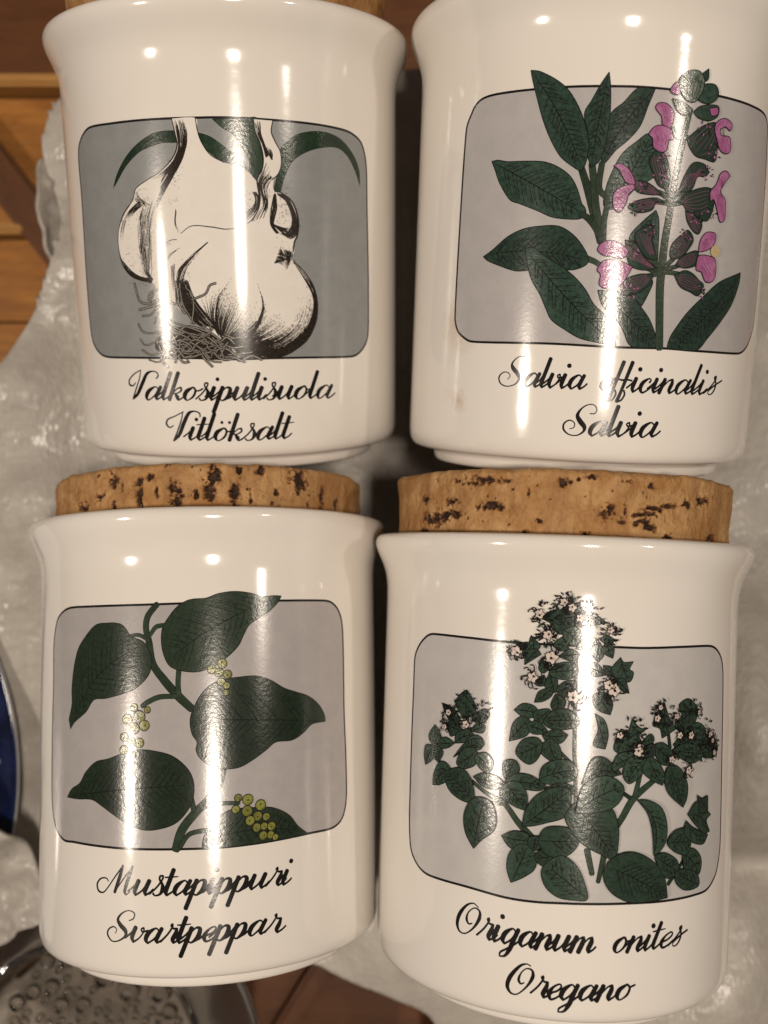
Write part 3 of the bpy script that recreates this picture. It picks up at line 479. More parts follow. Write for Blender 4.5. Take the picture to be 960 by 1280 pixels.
('poly','leaf',[(3.18,55.39),(4.89,55.88),(6.3,54.23),(5.98,52.32),(4.25,52.85),(3.23,53.95)],1),
('poly','leaf',[(3.49,52.43),(5.05,51.41),(5.74,49.21),(5.31,46.8),(3.35,47.45),(4.07,49.88)],1),
('poly','leaf',[(1.04,67.73),(2.14,68.94),(4.92,67.1),(2.57,66.64)],1),
('poly','leaf',[(6.71,46.86),(7.83,50.03),(8.99,49.69),(9.7,51.74),(10.93,50.41),(12.23,50.05),(10.98,48.97),(11.51,47.53),(9.11,46.03)],1),
('poly','leaf',[(11.38,47.91),(13.06,49.31),(13.81,48.31),(12.72,47.36)],1),
('poly','leaf',[(13.41,50.77),(14.3,52.65),(15.55,54.52),(16.29,52.61),(17.13,51.13),(18.17,50),(15.32,48.56),(14.82,50.09)],1),
('poly','leaf',[(17.81,50.95),(19.34,52.07),(18.67,53.93),(20.9,54.85),(23.21,53.01),(22.72,51.18),(21.02,49.34),(18.94,49.44)],1),
('poly','leaf',[(19.55,49.39),(22.89,50.85),(25.56,49.49),(25.02,47.21),(21.92,47.05)],1),
('poly','leaf',[(17.55,47.5),(20.08,48.99),(21.9,46.53),(19.18,45.95)],1),
('poly','leaf',[(23.65,47.16),(27.82,48.09),(29.87,46.23),(27.23,45.36)],1),
('poly','leaf',[(-5.31,67.33),(-4.1,68.63),(-2.33,69),(-1.3,70.32),(0.58,69.57),(1.08,68.07),(-0.13,66.93),(0.33,65.79),(-2.57,64.93),(-3.74,66.39)],1),
('poly','leaf',[(-2.08,65.39),(-0.26,66.28),(1,65.17),(0.27,63.26),(-1.24,63.55)],1),
('poly','leaf',[(-3.41,63.26),(-2.12,64.55),(-0.9,62.65),(-2.41,62.22)],1),
('poly','leaf',[(-2.66,61.32),(-0.82,62.64),(0.82,61.85),(-0.4,60.71)],1),
('poly','leaf',[(-7.05,64.5),(-5.55,62.83),(-6.88,61.59),(-7.36,63.09)],1),
('poly','leaf',[(-8.79,62.73),(-7.52,63.35),(-6.93,61.75),(-8.19,60.95)],1),
('poly','leaf',[(-7.97,59.68),(-7.78,61.81),(-6.16,62.35),(-5.34,61.52)],1),
('poly','leaf',[(-5.68,59.19),(-5.26,60.82),(-3.72,59.67),(-4.83,58.52)],1),
('poly','leaf',[(-6.24,57.26),(-4.77,58.24),(-4.3,56.75),(-5.78,56.39)],1),
('poly','leaf',[(-4.64,56.67),(-3.74,59.05),(-2.75,57.95),(-2.68,55.72),(-3.82,55.64)],1),
('poly','leaf',[(-4.03,58.67),(-2.75,60.15),(-0.26,60.45),(0.57,58.98),(-0.9,57.75),(-3.04,57.82)],1),
('poly','leaf',[(-2.76,55.81),(-1.67,57.28),(0.17,57.55),(0.22,56.33),(-1.24,54.81)],1),
('poly','leaf',[(-6.21,53.71),(-5.47,55.56),(-3.28,56.43),(-3.42,55.08),(-4.71,54.02)],1),
('poly','leaf',[(-3.59,53.54),(-2.86,55.35),(-1.3,54.47),(-1.65,52.93),(-2.95,52.49)],1),
('poly','leaf',[(-9.49,52.21),(-7.98,53.42),(-6.07,53.03),(-5.67,51.73),(-7.54,51.04)],1),
('poly','leaf',[(-10.13,47.11),(-9.59,49.99),(-8.15,51.35),(-6.77,50.59),(-7.25,48.32)],1),
('poly','leaf',[(-6.13,52.23),(-3.92,52.82),(-3.45,51.7),(-4.56,50.47),(-6.02,50.73)],1),
('poly','leaf',[(-7.42,50.2),(-5.55,50.78),(-3.99,49.38),(-4.76,48.71),(-6.57,48.75)],1),
('poly','leaf',[(-4.65,50.98),(-3.19,52.59),(-0.72,52.92),(1.01,51.33),(0.5,50.15),(-2.04,49.58),(-4.01,49.88)],1),
('poly','leaf',[(-4.82,48.59),(-2.63,49.71),(-0.72,48.86),(-1.85,47.46),(-4,47.49)],1),
('poly','leaf',[(-5.16,46.13),(-3.61,48.11),(-2.08,47.07),(-1.66,44.88),(-3.14,44.42)],1),
('poly','leaf',[(-8.97,45.34),(-7.86,47.58),(-5.7,48.11),(-4.69,46.87),(-5.52,44.57),(-7.01,43.72)],1),
('poly','leaf',[(-20,52.56),(-18.19,54.56),(-17.21,53.92),(-16.08,51.73),(-17.59,50.08),(-19.02,50.66)],1),
('poly','leaf',[(-22.86,51.95),(-20.18,51.15),(-18.87,49.36),(-20.9,49.1),(-22.2,50.44)],1),
('poly','leaf',[(-22.36,48.53),(-19.92,49.48),(-18.42,47.85),(-20.75,46.6),(-21.34,47.45)],1),
('poly','leaf',[(-16.75,50.41),(-14.65,51.9),(-13.66,51.2),(-14.5,49.75),(-16.21,49.55)],1),
('poly','leaf',[(-19.91,45.58),(-19.66,47.26),(-17.48,48.28),(-16.08,47.27),(-17.84,46.05)],1),
('poly','leaf',[(-17.74,46.36),(-16.01,47.47),(-14.66,46.82),(-15.02,45.24),(-17.18,44.96)],1),
('poly','leaf',[(-17.03,48.01),(-15.75,49.43),(-14.42,49.13),(-14.79,47.92)],1),
('poly','leaf',[(-24.46,48.09),(-23.27,47.04),(-22.85,45.58),(-24.47,44.51),(-25.79,45.91)],1),
('poly','leaf',[(-23.54,45.19),(-21.99,46.32),(-19.92,45.6),(-21.43,44.56),(-23.15,44.3)],1),
('poly','leaf',[(-26.32,44.36),(-24.41,44.2),(-24.6,42.26),(-26.38,40.94),(-26.81,42.67)],1),
('poly','leaf',[(-23.87,45.03),(-22.34,43.76),(-23.27,41.83),(-24.45,42.66)],1),
('poly','leaf',[(-20.12,43.21),(-17.57,46.23),(-14.99,46.93),(-14.54,45.81),(-17.09,45.05)],1),
('poly','leaf',[(-19.45,42.35),(-18.33,44.71),(-16.21,45.36),(-15.46,44.09),(-16.02,42.47),(-18,41.64)],1),
('poly','leaf',[(-15.97,44.09),(-14.08,44.78),(-12.77,43.41),(-13.49,41.59),(-15.21,42.29)],1),
('poly','leaf',[(-22.81,42.11),(-20.88,41.59),(-20.79,39.55),(-22.8,38.2),(-24.44,37.89),(-24.16,40.1)],1),
('poly','leaf',[(-21.51,40.76),(-18.47,41.69),(-16.6,40.24),(-15.89,37.95),(-16.04,36.35),(-18.27,36.4),(-20.58,37.48),(-21.69,39.24)],1),
('poly','leaf',[(-16.17,40.58),(-14.48,41.43),(-12.11,41.2),(-10.43,40.07),(-12.04,39.06),(-14.41,39.28)],1),
('poly','leaf',[(-10.41,44.07),(-8.84,44.05),(-8.27,42.6),(-9.49,40.95),(-10.61,41.01),(-11.13,43.01)],1),
('poly','leaf',[(-10.64,40.52),(-8.91,42),(-6.24,41.93),(-3.8,40.38),(-5.19,39.62),(-8.17,39.81)],1),
('poly','leaf',[(-11.46,38.33),(-10.32,40.42),(-8.09,40.67),(-6.86,38.57),(-7.12,36.28),(-9.08,36.82)],1),
('poly','leaf',[(-5.01,41.47),(-4.64,43.44),(-2.9,44.65),(-0.41,44.81),(0.96,43.39),(0.46,41.86),(-1.72,41.01),(-4.21,40.82)],1),
('poly','leaf',[(-4.25,39.95),(-1.79,41.2),(0.72,40.64),(0.12,39.37),(-2.45,39.56)],1),
('poly','leaf',[(-7.55,33.75),(-7.12,36.31),(-5.55,38.76),(-2.99,40.28),(-0.4,40.29),(0.06,38.21),(-0.85,35.82),(-3.8,34.62),(-6.06,33.91)],1),
('poly','leaf',[(-15.7,28.95),(-17.28,31.26),(-17.66,34.21),(-16.43,36.75),(-14.58,37.48),(-12.74,36.71),(-11.92,34.45),(-12.34,32.33),(-14.34,30.54)],1),
('poly','leaf',[(-10.89,31.76),(-8.98,32.8),(-6.69,32.64),(-6.29,31.19),(-8.15,29.89),(-9.64,30.23)],1),
('poly','leaf',[(-9.09,24.56),(-9.83,26.67),(-9.57,29),(-8.21,30.71),(-6.48,30.75),(-5.12,29.21),(-5.39,27.17),(-7.05,25.69)],1),
('poly','leaf',[(-6.46,32.01),(-4.94,32.41),(-4.31,31.16),(-5.23,30.1),(-6.41,30.69)],1),
('poly','leaf',[(-5.45,29.2),(-3.98,30.48),(-2.62,29.47),(-3.53,27.72),(-4.8,28.13)],1),
('poly','leaf',[(-4.9,31.78),(-3.99,33.72),(-1.87,34.25),(0.28,33.87),(1.47,32.08),(0.11,29.99),(-2.07,29.3),(-3.88,29.86)],1),
('poly','leaf',[(3.06,23.03),(2.66,25.33),(1.27,28.16),(-1.11,29.69),(-3.34,28.54),(-4.27,26.77),(-3.55,24.52),(-1.56,23.09),(1.04,22.78)],1),
('poly','leaf',[(1.67,41.09),(3.19,45.12),(5.17,45.5),(7.25,43.91),(8.11,42.88),(6.27,42.46),(3.94,42.25)],1),
('poly','leaf',[(-0.81,36.21),(0.5,38.03),(0.86,36.69),(3.48,36.65),(6.47,37.42),(7.62,35.26),(7.88,32.67),(7.29,29.54),(4.67,30.31),(2.32,31.52),(0.65,33.05),(-0.43,34.68)],1),
('poly','leaf',[(0.77,36.52),(1.7,40.52),(3.94,42.3),(6.28,42.51),(8.45,41),(8.16,38.99),(6.44,37.35),(3.45,36.63)],1),
('poly','leaf',[(6.44,43.98),(7.39,46.1),(9.67,46.47),(10.57,45.51),(8.59,44.36),(6.73,43.27)],1),
('poly','leaf',[(13.56,47.13),(15.36,47.88),(17.33,46.29),(16.94,44.41),(15.03,44.48)],1),
('poly','leaf',[(17.32,46.58),(19.6,47.54),(23.21,46.92),(25.09,45.42),(22.18,44.24),(19.23,45.09)],1),
('poly','leaf',[(11.8,47.09),(13.53,47.87),(13.89,45.97),(12.35,45.39)],1),
('poly','leaf',[(23.73,46.95),(28.89,46.96),(28.61,44.94),(25.23,44.89)],1),
('poly','leaf',[(8.33,42.7),(8.72,44.98),(10.26,45.88),(12.36,45.25),(12.01,43.38),(9.53,41.4)],1),
('poly','leaf',[(11.62,43.54),(12.66,45.57),(14.46,44.9),(15.86,42.69),(15.47,40.97),(13.2,41.99)],1),
('poly','leaf',[(15.86,42.12),(16.7,44.14),(18.9,43.69),(20.73,41.17),(20.82,38.82),(19.94,37.13),(17.76,38.65),(16.43,40.05)],1),
('poly','leaf',[(10.86,38.8),(12.99,38.65),(15.46,37.33),(16.6,34.63),(16.47,32.01),(15.31,30.39),(14.18,29.81),(13.97,32.49),(13.51,34.8),(12.67,36.79)],1),
('poly','leaf',[(5.56,27.33),(6.58,29.34),(8.96,30.46),(11.48,30.24),(14.25,28.73),(16.35,26.29),(17.11,22.85),(13.62,22.53),(10.27,22.54),(7.44,23.73),(5.95,25.4)],1),
('poly','leaf',[(14.31,29.79),(16.38,30.07),(18.9,28.7),(19.22,26.79),(17,25.92),(15.12,27.88)],1),
('poly','leaf',[(19.96,30.01),(22.81,30.13),(24.82,28.3),(24.62,26.05),(23.02,25.55),(20.72,26.95)],1),
('poly','leaf',[(18.75,26.83),(20.9,27.02),(23.89,25.82),(24.29,23.85),(21.04,23.58),(18.91,24.94)],1),
('poly','leaf',[(16.81,31.62),(18.27,33.46),(20.9,33.58),(22.08,31.55),(21.08,29.4),(18.4,30.04)],1),
('poly','leaf',[(20.77,34.9),(22.59,33.61),(26.63,31.92),(25.17,30.57),(22.12,31.32),(20.31,33.05)],1),
('poly','leaf',[(21.12,35.84),(23.46,37.74),(27.32,35.19),(26.07,34.34),(27.14,32.42),(25.44,32.32),(23.1,33.96)],1),
('poly','leaf',[(23.43,38.81),(24.83,38.15),(26.28,38.5),(26.42,35.73),(23.99,36.02)],1),
('tuft','flower_head',[(-1.31,68.91,2.84),(-4.79,67.93,2.08),(-4.69,64.69,1.71),(-9.33,61.81,1.51),(-18.1,52.32,2.08),(-20.86,50.32,1.89),(-15.05,51.33,1.89),(2.22,68.25,2.27),(-1.31,68.91,2.65),(5.39,65.3,1.89),(15.42,52.48,2.27),(20.83,52.32,2.84),(25.21,48.42,2.84),(9.76,49.94,2.27),(27.81,46.86,1.51),(21.08,46.38,2.65),(25.33,46.07,1.89)]),
('circ','flower',[(-3.7,61.19,1.14),(-0.01,55.04,1.21),(-6.58,57.77,0.98),(-9.33,61.81,0.98),(-4.37,64.71,0.91),(-17.79,49.03,0.76),(-5.76,68.05,0.91),(-1.99,70.17,0.76),(-0.69,69.32,0.76),(-21.3,50.6,0.68),(-22.07,48.08,0.61)]),
('circ','flower',[(6.33,56.31,1.21),(5.41,57.09,0.91),(7.55,49.12,0.68),(10.74,46.89,0.91),(14.08,51.86,0.68),(17.91,52.1,0.61),(21.22,48.84,0.76),(18.68,48.96,0.68),(5.54,65.95,0.68),(0.63,67.7,0.76),(26.41,48.66,0.68),(14.59,53.63,0.53),(23.07,52.55,0.53),(27.1,47.6,0.53)]),
('circ','flower',[(17.11,45.12,0.68),(20.83,43.11,0.76),(10.75,46.57,0.91),(27.75,45.52,0.61)])],
}
WORDS={
'A':[
('word',[[(-16.8,19,0.2),(-18.45,18.23,0.25),(-19.73,17.08,0.33),(-19.64,16.22,0.4),(-18.8,16.12,0.28),(-18.2,16.68,0.2)],[(-16.8,19,0.2),(-17.24,17.4,0.25),(-18.21,15.4,0.3),(-19.02,13.64,0.38)],[(-19.02,13.64,0.35),(-17.78,14.67,0.66),(-16.52,16.68,0.76),(-15.48,18.3,0.61),(-14.26,18.81,0.28),(-13.28,18.58,0.25),(-13.03,17.98,0.3),(-13.49,17.48,0.23)],[(-13.04,15.47,0.3),(-13.75,15.99,0.27),(-15.2,15.2,0.78),(-15.8,14.22,0.78),(-15.44,13.55,0.3),(-14.18,14.25,0.3),(-13.12,15.28,0.3)],[(-12.6,16,0.7),(-13.22,15.03,0.78),(-13.69,14.18,0.78),(-13.57,13.65,0.35),(-12.7,14.07,0.3),(-12.03,14.61,0.3)],[(-13.37,14.31,0.3),(-12.36,15.09,0.3),(-11.52,16.24,0.3)],[(-10.44,18.59,0.78),(-11.54,16,0.78),(-12.28,14.27,0.78),(-12.19,13.64,0.35),(-11.34,14.08,0.3),(-10.68,14.61,0.3)],[(-8.93,18.58,0.78),(-9.99,16,0.78),(-10.95,13.65,0.78)],[(-10.56,14.57,0.3),(-9.24,15.72,0.25),(-8.53,15.88,0.4),(-8.53,15.33,0.35),(-9.35,14.85,0.25),(-10.1,14.81,0.3)],[(-9.73,14.81,0.35),(-9.34,14.13,0.78),(-9.1,13.65,0.35),(-8.1,14.2,0.3),(-7.69,14.56,0.3)],[(-6.19,15.98,0.3),(-7.44,15.23,0.78),(-7.9,14.27,0.78),(-7.41,13.6,0.25),(-6.25,14.31,0.43),(-5.79,15.38,0.43),(-6.19,15.98,0.3)],[(-5.94,15.91,0.3),(-5.8,15.36,0.3),(-5.11,15.35,0.3),(-4.37,15.72,0.3)],[(-5.8,13.83,0.3),(-4.53,14.89,0.3),(-3.53,16.19,0.3),(-3.41,16.71,0.3),(-3.93,16.67,0.32),(-4.01,16.15,0.32),(-3.59,15.43,0.52),(-3.5,14.64,0.78),(-3.97,13.81,0.4),(-4.79,13.58,0.25),(-5.15,13.92,0.37)],[(-4.08,14.24,0.3),(-3.06,15.03,0.3),(-2.38,15.81,0.3)],[(-2.28,15.93,0.78),(-2.96,14.27,0.78),(-2.89,13.6,0.35),(-2.14,14.02,0.3),(-1.56,14.54,0.3)],('dot',-1.63,17.38,0.36),[(-2.61,14.21,0.3),(-1.59,15.01,0.3),(-0.93,15.79,0.3)],[(-0.74,15.95,0.78),(-1.71,13.54,0.78),(-2.59,11.4,0.78)],[(-1.29,14.72,0.3),(-0.11,15.85,0.3),(0.6,15.6,0.7),(0.24,14.35,0.78),(-0.84,13.53,0.3),(-1.44,13.92,0.3)],[(-0.3,13.76,0.3),(0.45,13.99,0.3),(1.12,14.5,0.3)],[(0.18,14.18,0.3),(1.18,14.97,0.3),(1.84,15.75,0.3)],[(1.95,15.86,0.78),(1.29,14.21,0.78),(1.42,13.54,0.35),(2.44,14.19,0.3),(3.33,15.24,0.3)],[(3.73,15.83,0.78),(3,14.18,0.78),(3.07,13.51,0.35),(3.81,13.92,0.3),(4.39,14.44,0.3)],[(3.37,14.17,0.3),(4.22,14.91,0.3),(4.93,16.05,0.3)],[(5.85,18.35,0.78),(4.92,15.81,0.78),(4.31,14.11,0.78),(4.4,13.5,0.35),(5.14,13.93,0.3),(5.72,14.45,0.3)],[(4.61,14.11,0.3),(5.61,14.92,0.3),(6.28,15.7,0.3)],[(6.38,15.82,0.78),(5.72,14.17,0.78),(5.8,13.5,0.35),(6.55,13.93,0.3),(7.13,14.45,0.3)],('dot',7.02,17.28,0.36),[(6.6,13.7,0.3),(7.84,14.76,0.3),(8.83,16.06,0.3),(8.94,16.58,0.3),(8.41,16.53,0.32),(8.34,16.01,0.32),(8.77,15.3,0.52),(8.88,14.52,0.78),(8.43,13.69,0.4),(7.6,13.46,0.25),(7.24,13.79,0.37)],[(8.3,14.12,0.3),(9.33,14.92,0.3),(10.01,15.7,0.3)],[(10.12,15.82,0.78),(9.45,14.16,0.78),(9.6,13.5,0.35),(10.66,14.15,0.3),(11.6,15.22,0.3)],[(12.02,15.81,0.78),(11.26,14.15,0.78),(11.34,13.48,0.35),(12.13,13.91,0.3),(12.75,14.42,0.3)],[(14.48,15.79,0.3),(13.18,15.04,0.78),(12.74,14.09,0.78),(13.26,13.42,0.25),(14.47,14.12,0.43),(14.93,15.19,0.43),(14.48,15.79,0.3)],[(14.75,15.72,0.3),(14.92,15.16,0.3),(15.68,15.15,0.3),(16.5,15.52,0.3)],[(14.54,14.12,0.3),(15.5,14.87,0.3),(16.3,16.01,0.3)],[(17.32,18.34,0.78),(16.29,15.77,0.78),(15.61,14.05,0.78),(15.73,13.42,0.35),(16.58,13.84,0.3),(17.24,14.35,0.3)],[(20.01,15.12,0.3),(19.22,15.71,0.27),(17.79,14.97,0.78),(17.27,14.01,0.78),(17.65,13.33,0.3),(18.87,13.96,0.3),(19.93,14.93,0.3)],[(20.47,15.64,0.7),(19.84,14.69,0.78),(19.38,13.86,0.78),(19.55,13.31,0.35),(20.47,13.67,0.3),(21.2,14.16,0.3)]]),
('word',[[(-8.3,11.51,0.2),(-9.93,10.7,0.25),(-11.47,10.05,0.33),(-11.8,9.17,0.4),(-11.15,8.57,0.3),(-10.36,8.96,0.2)],[(-8.43,11.46,0.2),(-8.78,9.98,0.25),(-9.71,7.74,0.3),(-10.48,6.11,0.38)],[(-10.48,6.11,0.35),(-9.33,7.25,0.66),(-8.28,9.49,0.76),(-7.27,11.22,0.61),(-6.23,11.6,0.28),(-5.24,11.24,0.28),(-5.15,10.55,0.23)],[(-8.52,6.88,0.29),(-7.39,7.71,0.29),(-6.66,8.5,0.29)],[(-6.54,8.62,0.76),(-7.26,6.95,0.76),(-7.17,6.29,0.34),(-6.34,6.71,0.29),(-5.71,7.23,0.29)],('dot',-5.86,10.09,0.35),[(-4.3,10.38,0.76),(-5,8.61,0.76),(-5.65,6.9,0.76),(-5.47,6.28,0.34),(-4.57,6.75,0.29),(-4.04,7.22,0.29)],[(-5.84,9.14,0.22),(-4.8,9.18,0.24),(-3.47,9.25,0.17)],[(-5.09,6.94,0.29),(-4.16,7.69,0.29),(-3.41,8.82,0.29)],[(-2.46,11.12,0.76),(-3.42,8.59,0.76),(-4.05,6.88,0.76),(-3.95,6.26,0.34),(-3.15,6.68,0.29),(-2.54,7.19,0.29)],[(-0.79,8.53,0.29),(-2.04,7.8,0.76),(-2.47,6.86,0.76),(-1.96,6.18,0.24),(-0.79,6.86,0.42),(-0.35,7.92,0.42),(-0.79,8.53,0.29)],[(-0.53,8.45,0.29),(-0.36,7.9,0.29),(0.34,7.89,0.29),(1.11,8.26,0.29)],('dot',-1.15,9.53,0.29),('dot',0.25,9.49,0.29),[(1.83,11.02,0.76),(0.9,8.49,0.76),(0.08,6.19,0.76)],[(0.42,7.08,0.29),(1.65,8.21,0.24),(2.34,8.37,0.39),(2.37,7.82,0.34),(1.58,7.36,0.24),(0.86,7.32,0.29)],[(1.21,7.32,0.34),(1.62,6.65,0.76),(1.88,6.18,0.34),(2.84,6.71,0.29),(3.25,7.06,0.29)],[(2.37,6.36,0.29),(3.65,7.41,0.29),(4.65,8.71,0.29),(4.75,9.23,0.29),(4.21,9.17,0.32),(4.14,8.66,0.32),(4.61,7.96,0.5),(4.74,7.19,0.76),(4.28,6.37,0.39),(3.42,6.12,0.24),(3.04,6.45,0.36)],[(7.76,7.99,0.29),(7.07,8.5,0.27),(5.81,7.74,0.76),(5.35,6.8,0.76),(5.7,6.15,0.29),(6.78,6.81,0.29),(7.7,7.8,0.29)],[(8.15,8.51,0.69),(7.62,7.57,0.76),(7.23,6.75,0.76),(7.38,6.23,0.34),(8.17,6.63,0.29),(8.78,7.15,0.29)],[(7.52,6.87,0.29),(8.43,7.62,0.29),(9.18,8.75,0.29)],[(10.12,11.04,0.76),(9.17,8.51,0.76),(8.56,6.82,0.76),(8.68,6.21,0.34),(9.49,6.63,0.29),(10.11,7.15,0.29)],[(11.41,10.27,0.76),(10.73,8.51,0.76),(10.11,6.82,0.76),(10.3,6.21,0.34),(11.22,6.67,0.29),(11.76,7.14,0.29)],[(9.87,9.03,0.22),(10.92,9.07,0.24),(12.31,9.16,0.17)]])],
'B':[
('word',[[(-15.44,19.53,0.177),(-15.58,20.04,0.177),(-16.43,20.25,0.152),(-17.25,19.94,0.2),(-18.06,19.02,0.35),(-17.89,18.24,0.71),(-16.98,17.25,0.71),(-16.68,16.36,0.51),(-17.48,15.43,0.23),(-18.95,15.09,0.2),(-20.12,15.57,0.25),(-20.44,16.59,0.28),(-19.72,17.4,0.2),(-18.83,17.43,0.177),(-18.35,16.87,0.152),(-18.77,16.3,0.152)],[(-13.41,16.95,0.32),(-14.01,17.48,0.29),(-15.15,16.72,0.68),(-15.58,15.76,0.68),(-15.28,15.08,0.32),(-14.29,15.76,0.32),(-13.47,16.76,0.32)],[(-13.06,17.47,0.61),(-13.54,16.52,0.68),(-13.9,15.68,0.68),(-13.77,15.15,0.38),(-13.08,15.56,0.32),(-12.54,16.08,0.32)],[(-13.64,15.8,0.32),(-12.83,16.56,0.32),(-12.17,17.71,0.32)],[(-11.34,20.03,0.68),(-12.18,17.47,0.68),(-12.74,15.75,0.68),(-12.64,15.13,0.38),(-11.95,15.56,0.32),(-11.42,16.08,0.32)],[(-12.45,15.75,0.32),(-11.52,16.56,0.32),(-10.91,17.34,0.32)],[(-10.88,17.46,0.68),(-11.4,15.91,0.68),(-11.21,15.12,0.38),(-10.33,15.79,0.27),(-9.64,16.86,0.27),(-9.65,17.45,0.32),(-10.03,17.22,0.27),(-9.83,16.84,0.32),(-8.97,17.07,0.32)],[(-10.34,15.74,0.32),(-9.43,16.55,0.32),(-8.83,17.33,0.32)],[(-8.73,17.45,0.68),(-9.32,15.79,0.68),(-9.24,15.12,0.38),(-8.56,15.55,0.32),(-8.04,16.07,0.32)],('dot',-8.18,18.92,0.39),[(-5.91,16.9,0.32),(-6.49,17.43,0.29),(-7.56,16.69,0.68),(-7.96,15.74,0.68),(-7.67,15.07,0.32),(-6.74,15.72,0.32),(-5.97,16.71,0.32)],[(-5.58,17.42,0.61),(-6.04,16.48,0.68),(-6.37,15.65,0.68),(-6.25,15.12,0.38),(-5.59,15.52,0.32),(-5.07,16.04,0.32)]]),
('word',[[(-1.28,17.37,0.32),(-2.32,16.62,0.68),(-2.68,15.67,0.68),(-2.26,15,0.27),(-1.29,15.71,0.38),(-0.92,16.77,0.38),(-1.28,17.37,0.32)],[(-0.89,16.89,0.32),(-0.19,17.24,0.32)],[(0.84,19.95,0.68),(-0.04,17.35,0.61),(-0.84,14.99,0.55),(-1.44,13.33,0.68)],[(-0.95,16.89,0.32),(-0.01,17.02,0.32),(0.9,16.87,0.32)],[(-1.44,13.33,0.32),(-0.72,13.56,0.32),(-0.21,14.51,0.32),(-0.36,15.22,0.32)],[(2.34,19.94,0.68),(1.46,17.34,0.61),(0.65,14.97,0.55),(0.04,13.31,0.68)],[(0.54,16.87,0.32),(1.48,17.01,0.32),(2.41,16.86,0.32)],[(0.04,13.31,0.32),(0.77,13.55,0.32),(1.29,14.49,0.32),(1.14,15.21,0.32)],[(1.56,15.63,0.32),(2.47,16.43,0.32),(3.06,17.21,0.32)],[(3.16,17.33,0.68),(2.58,15.67,0.68),(2.66,15,0.38),(3.34,15.43,0.32),(3.86,15.96,0.32)],('dot',3.72,18.8,0.39),[(5.52,16.68,0.38),(5.78,17.11,0.27),(5.41,17.34,0.27),(4.37,16.62,0.68),(3.96,15.67,0.68),(4.31,14.96,0.38),(5.11,15.33,0.32),(5.88,15.97,0.32)],[(5.2,15.64,0.32),(6.15,16.45,0.32),(6.78,17.24,0.32)],[(6.88,17.36,0.68),(6.27,15.69,0.68),(6.36,15.03,0.38),(7.08,15.46,0.32),(7.63,15.99,0.32)],('dot',7.47,18.84,0.39),[(6.61,15.65,0.32),(7.59,16.46,0.32),(8.23,17.25,0.32)],[(8.4,17.37,0.68),(7.89,16.18,0.68),(7.39,14.99,0.68)],[(7.68,15.7,0.32),(9.06,17.09,0.27),(9.82,17.33,0.43),(9.74,16.66,0.68),(9.26,15.58,0.68),(9.35,15.03,0.38),(10.12,15.46,0.32),(10.72,15.99,0.32)],[(13.14,16.87,0.32),(12.42,17.39,0.29),(11.14,16.61,0.68),(10.68,15.65,0.68),(11.02,14.98,0.32),(12.12,15.66,0.32),(13.07,16.67,0.32)],[(13.56,17.4,0.61),(12.99,16.43,0.68),(12.58,15.59,0.68),(12.74,15.06,0.38),(13.57,15.48,0.32),(14.22,16.01,0.32)],[(12.89,15.71,0.32),(13.85,16.49,0.32),(14.66,17.65,0.32)],[(15.7,20.03,0.68),(14.65,17.41,0.68),(13.98,15.67,0.68),(14.11,15.04,0.38),(14.99,15.49,0.32),(15.68,16.02,0.32)],[(14.34,15.67,0.32),(15.53,16.51,0.32),(16.33,17.31,0.32)],[(16.47,17.44,0.68),(15.69,15.73,0.68),(15.81,15.05,0.38),(16.74,15.51,0.32),(17.47,16.07,0.32)],('dot',17.23,18.95,0.39),[(16.73,15.27,0.32),(18.33,16.4,0.32),(19.65,17.78,0.32),(19.67,18.26,0.38),(19.25,17.96,0.43),(19.68,17.17,0.38),(19.54,16.2,0.38),(18.89,15.33,0.27),(18.07,15.11,0.21),(17.79,15.54,0.21),(18.5,16.17,0.32),(19.86,16.94,0.32),(21.37,17.59,0.32)]]),
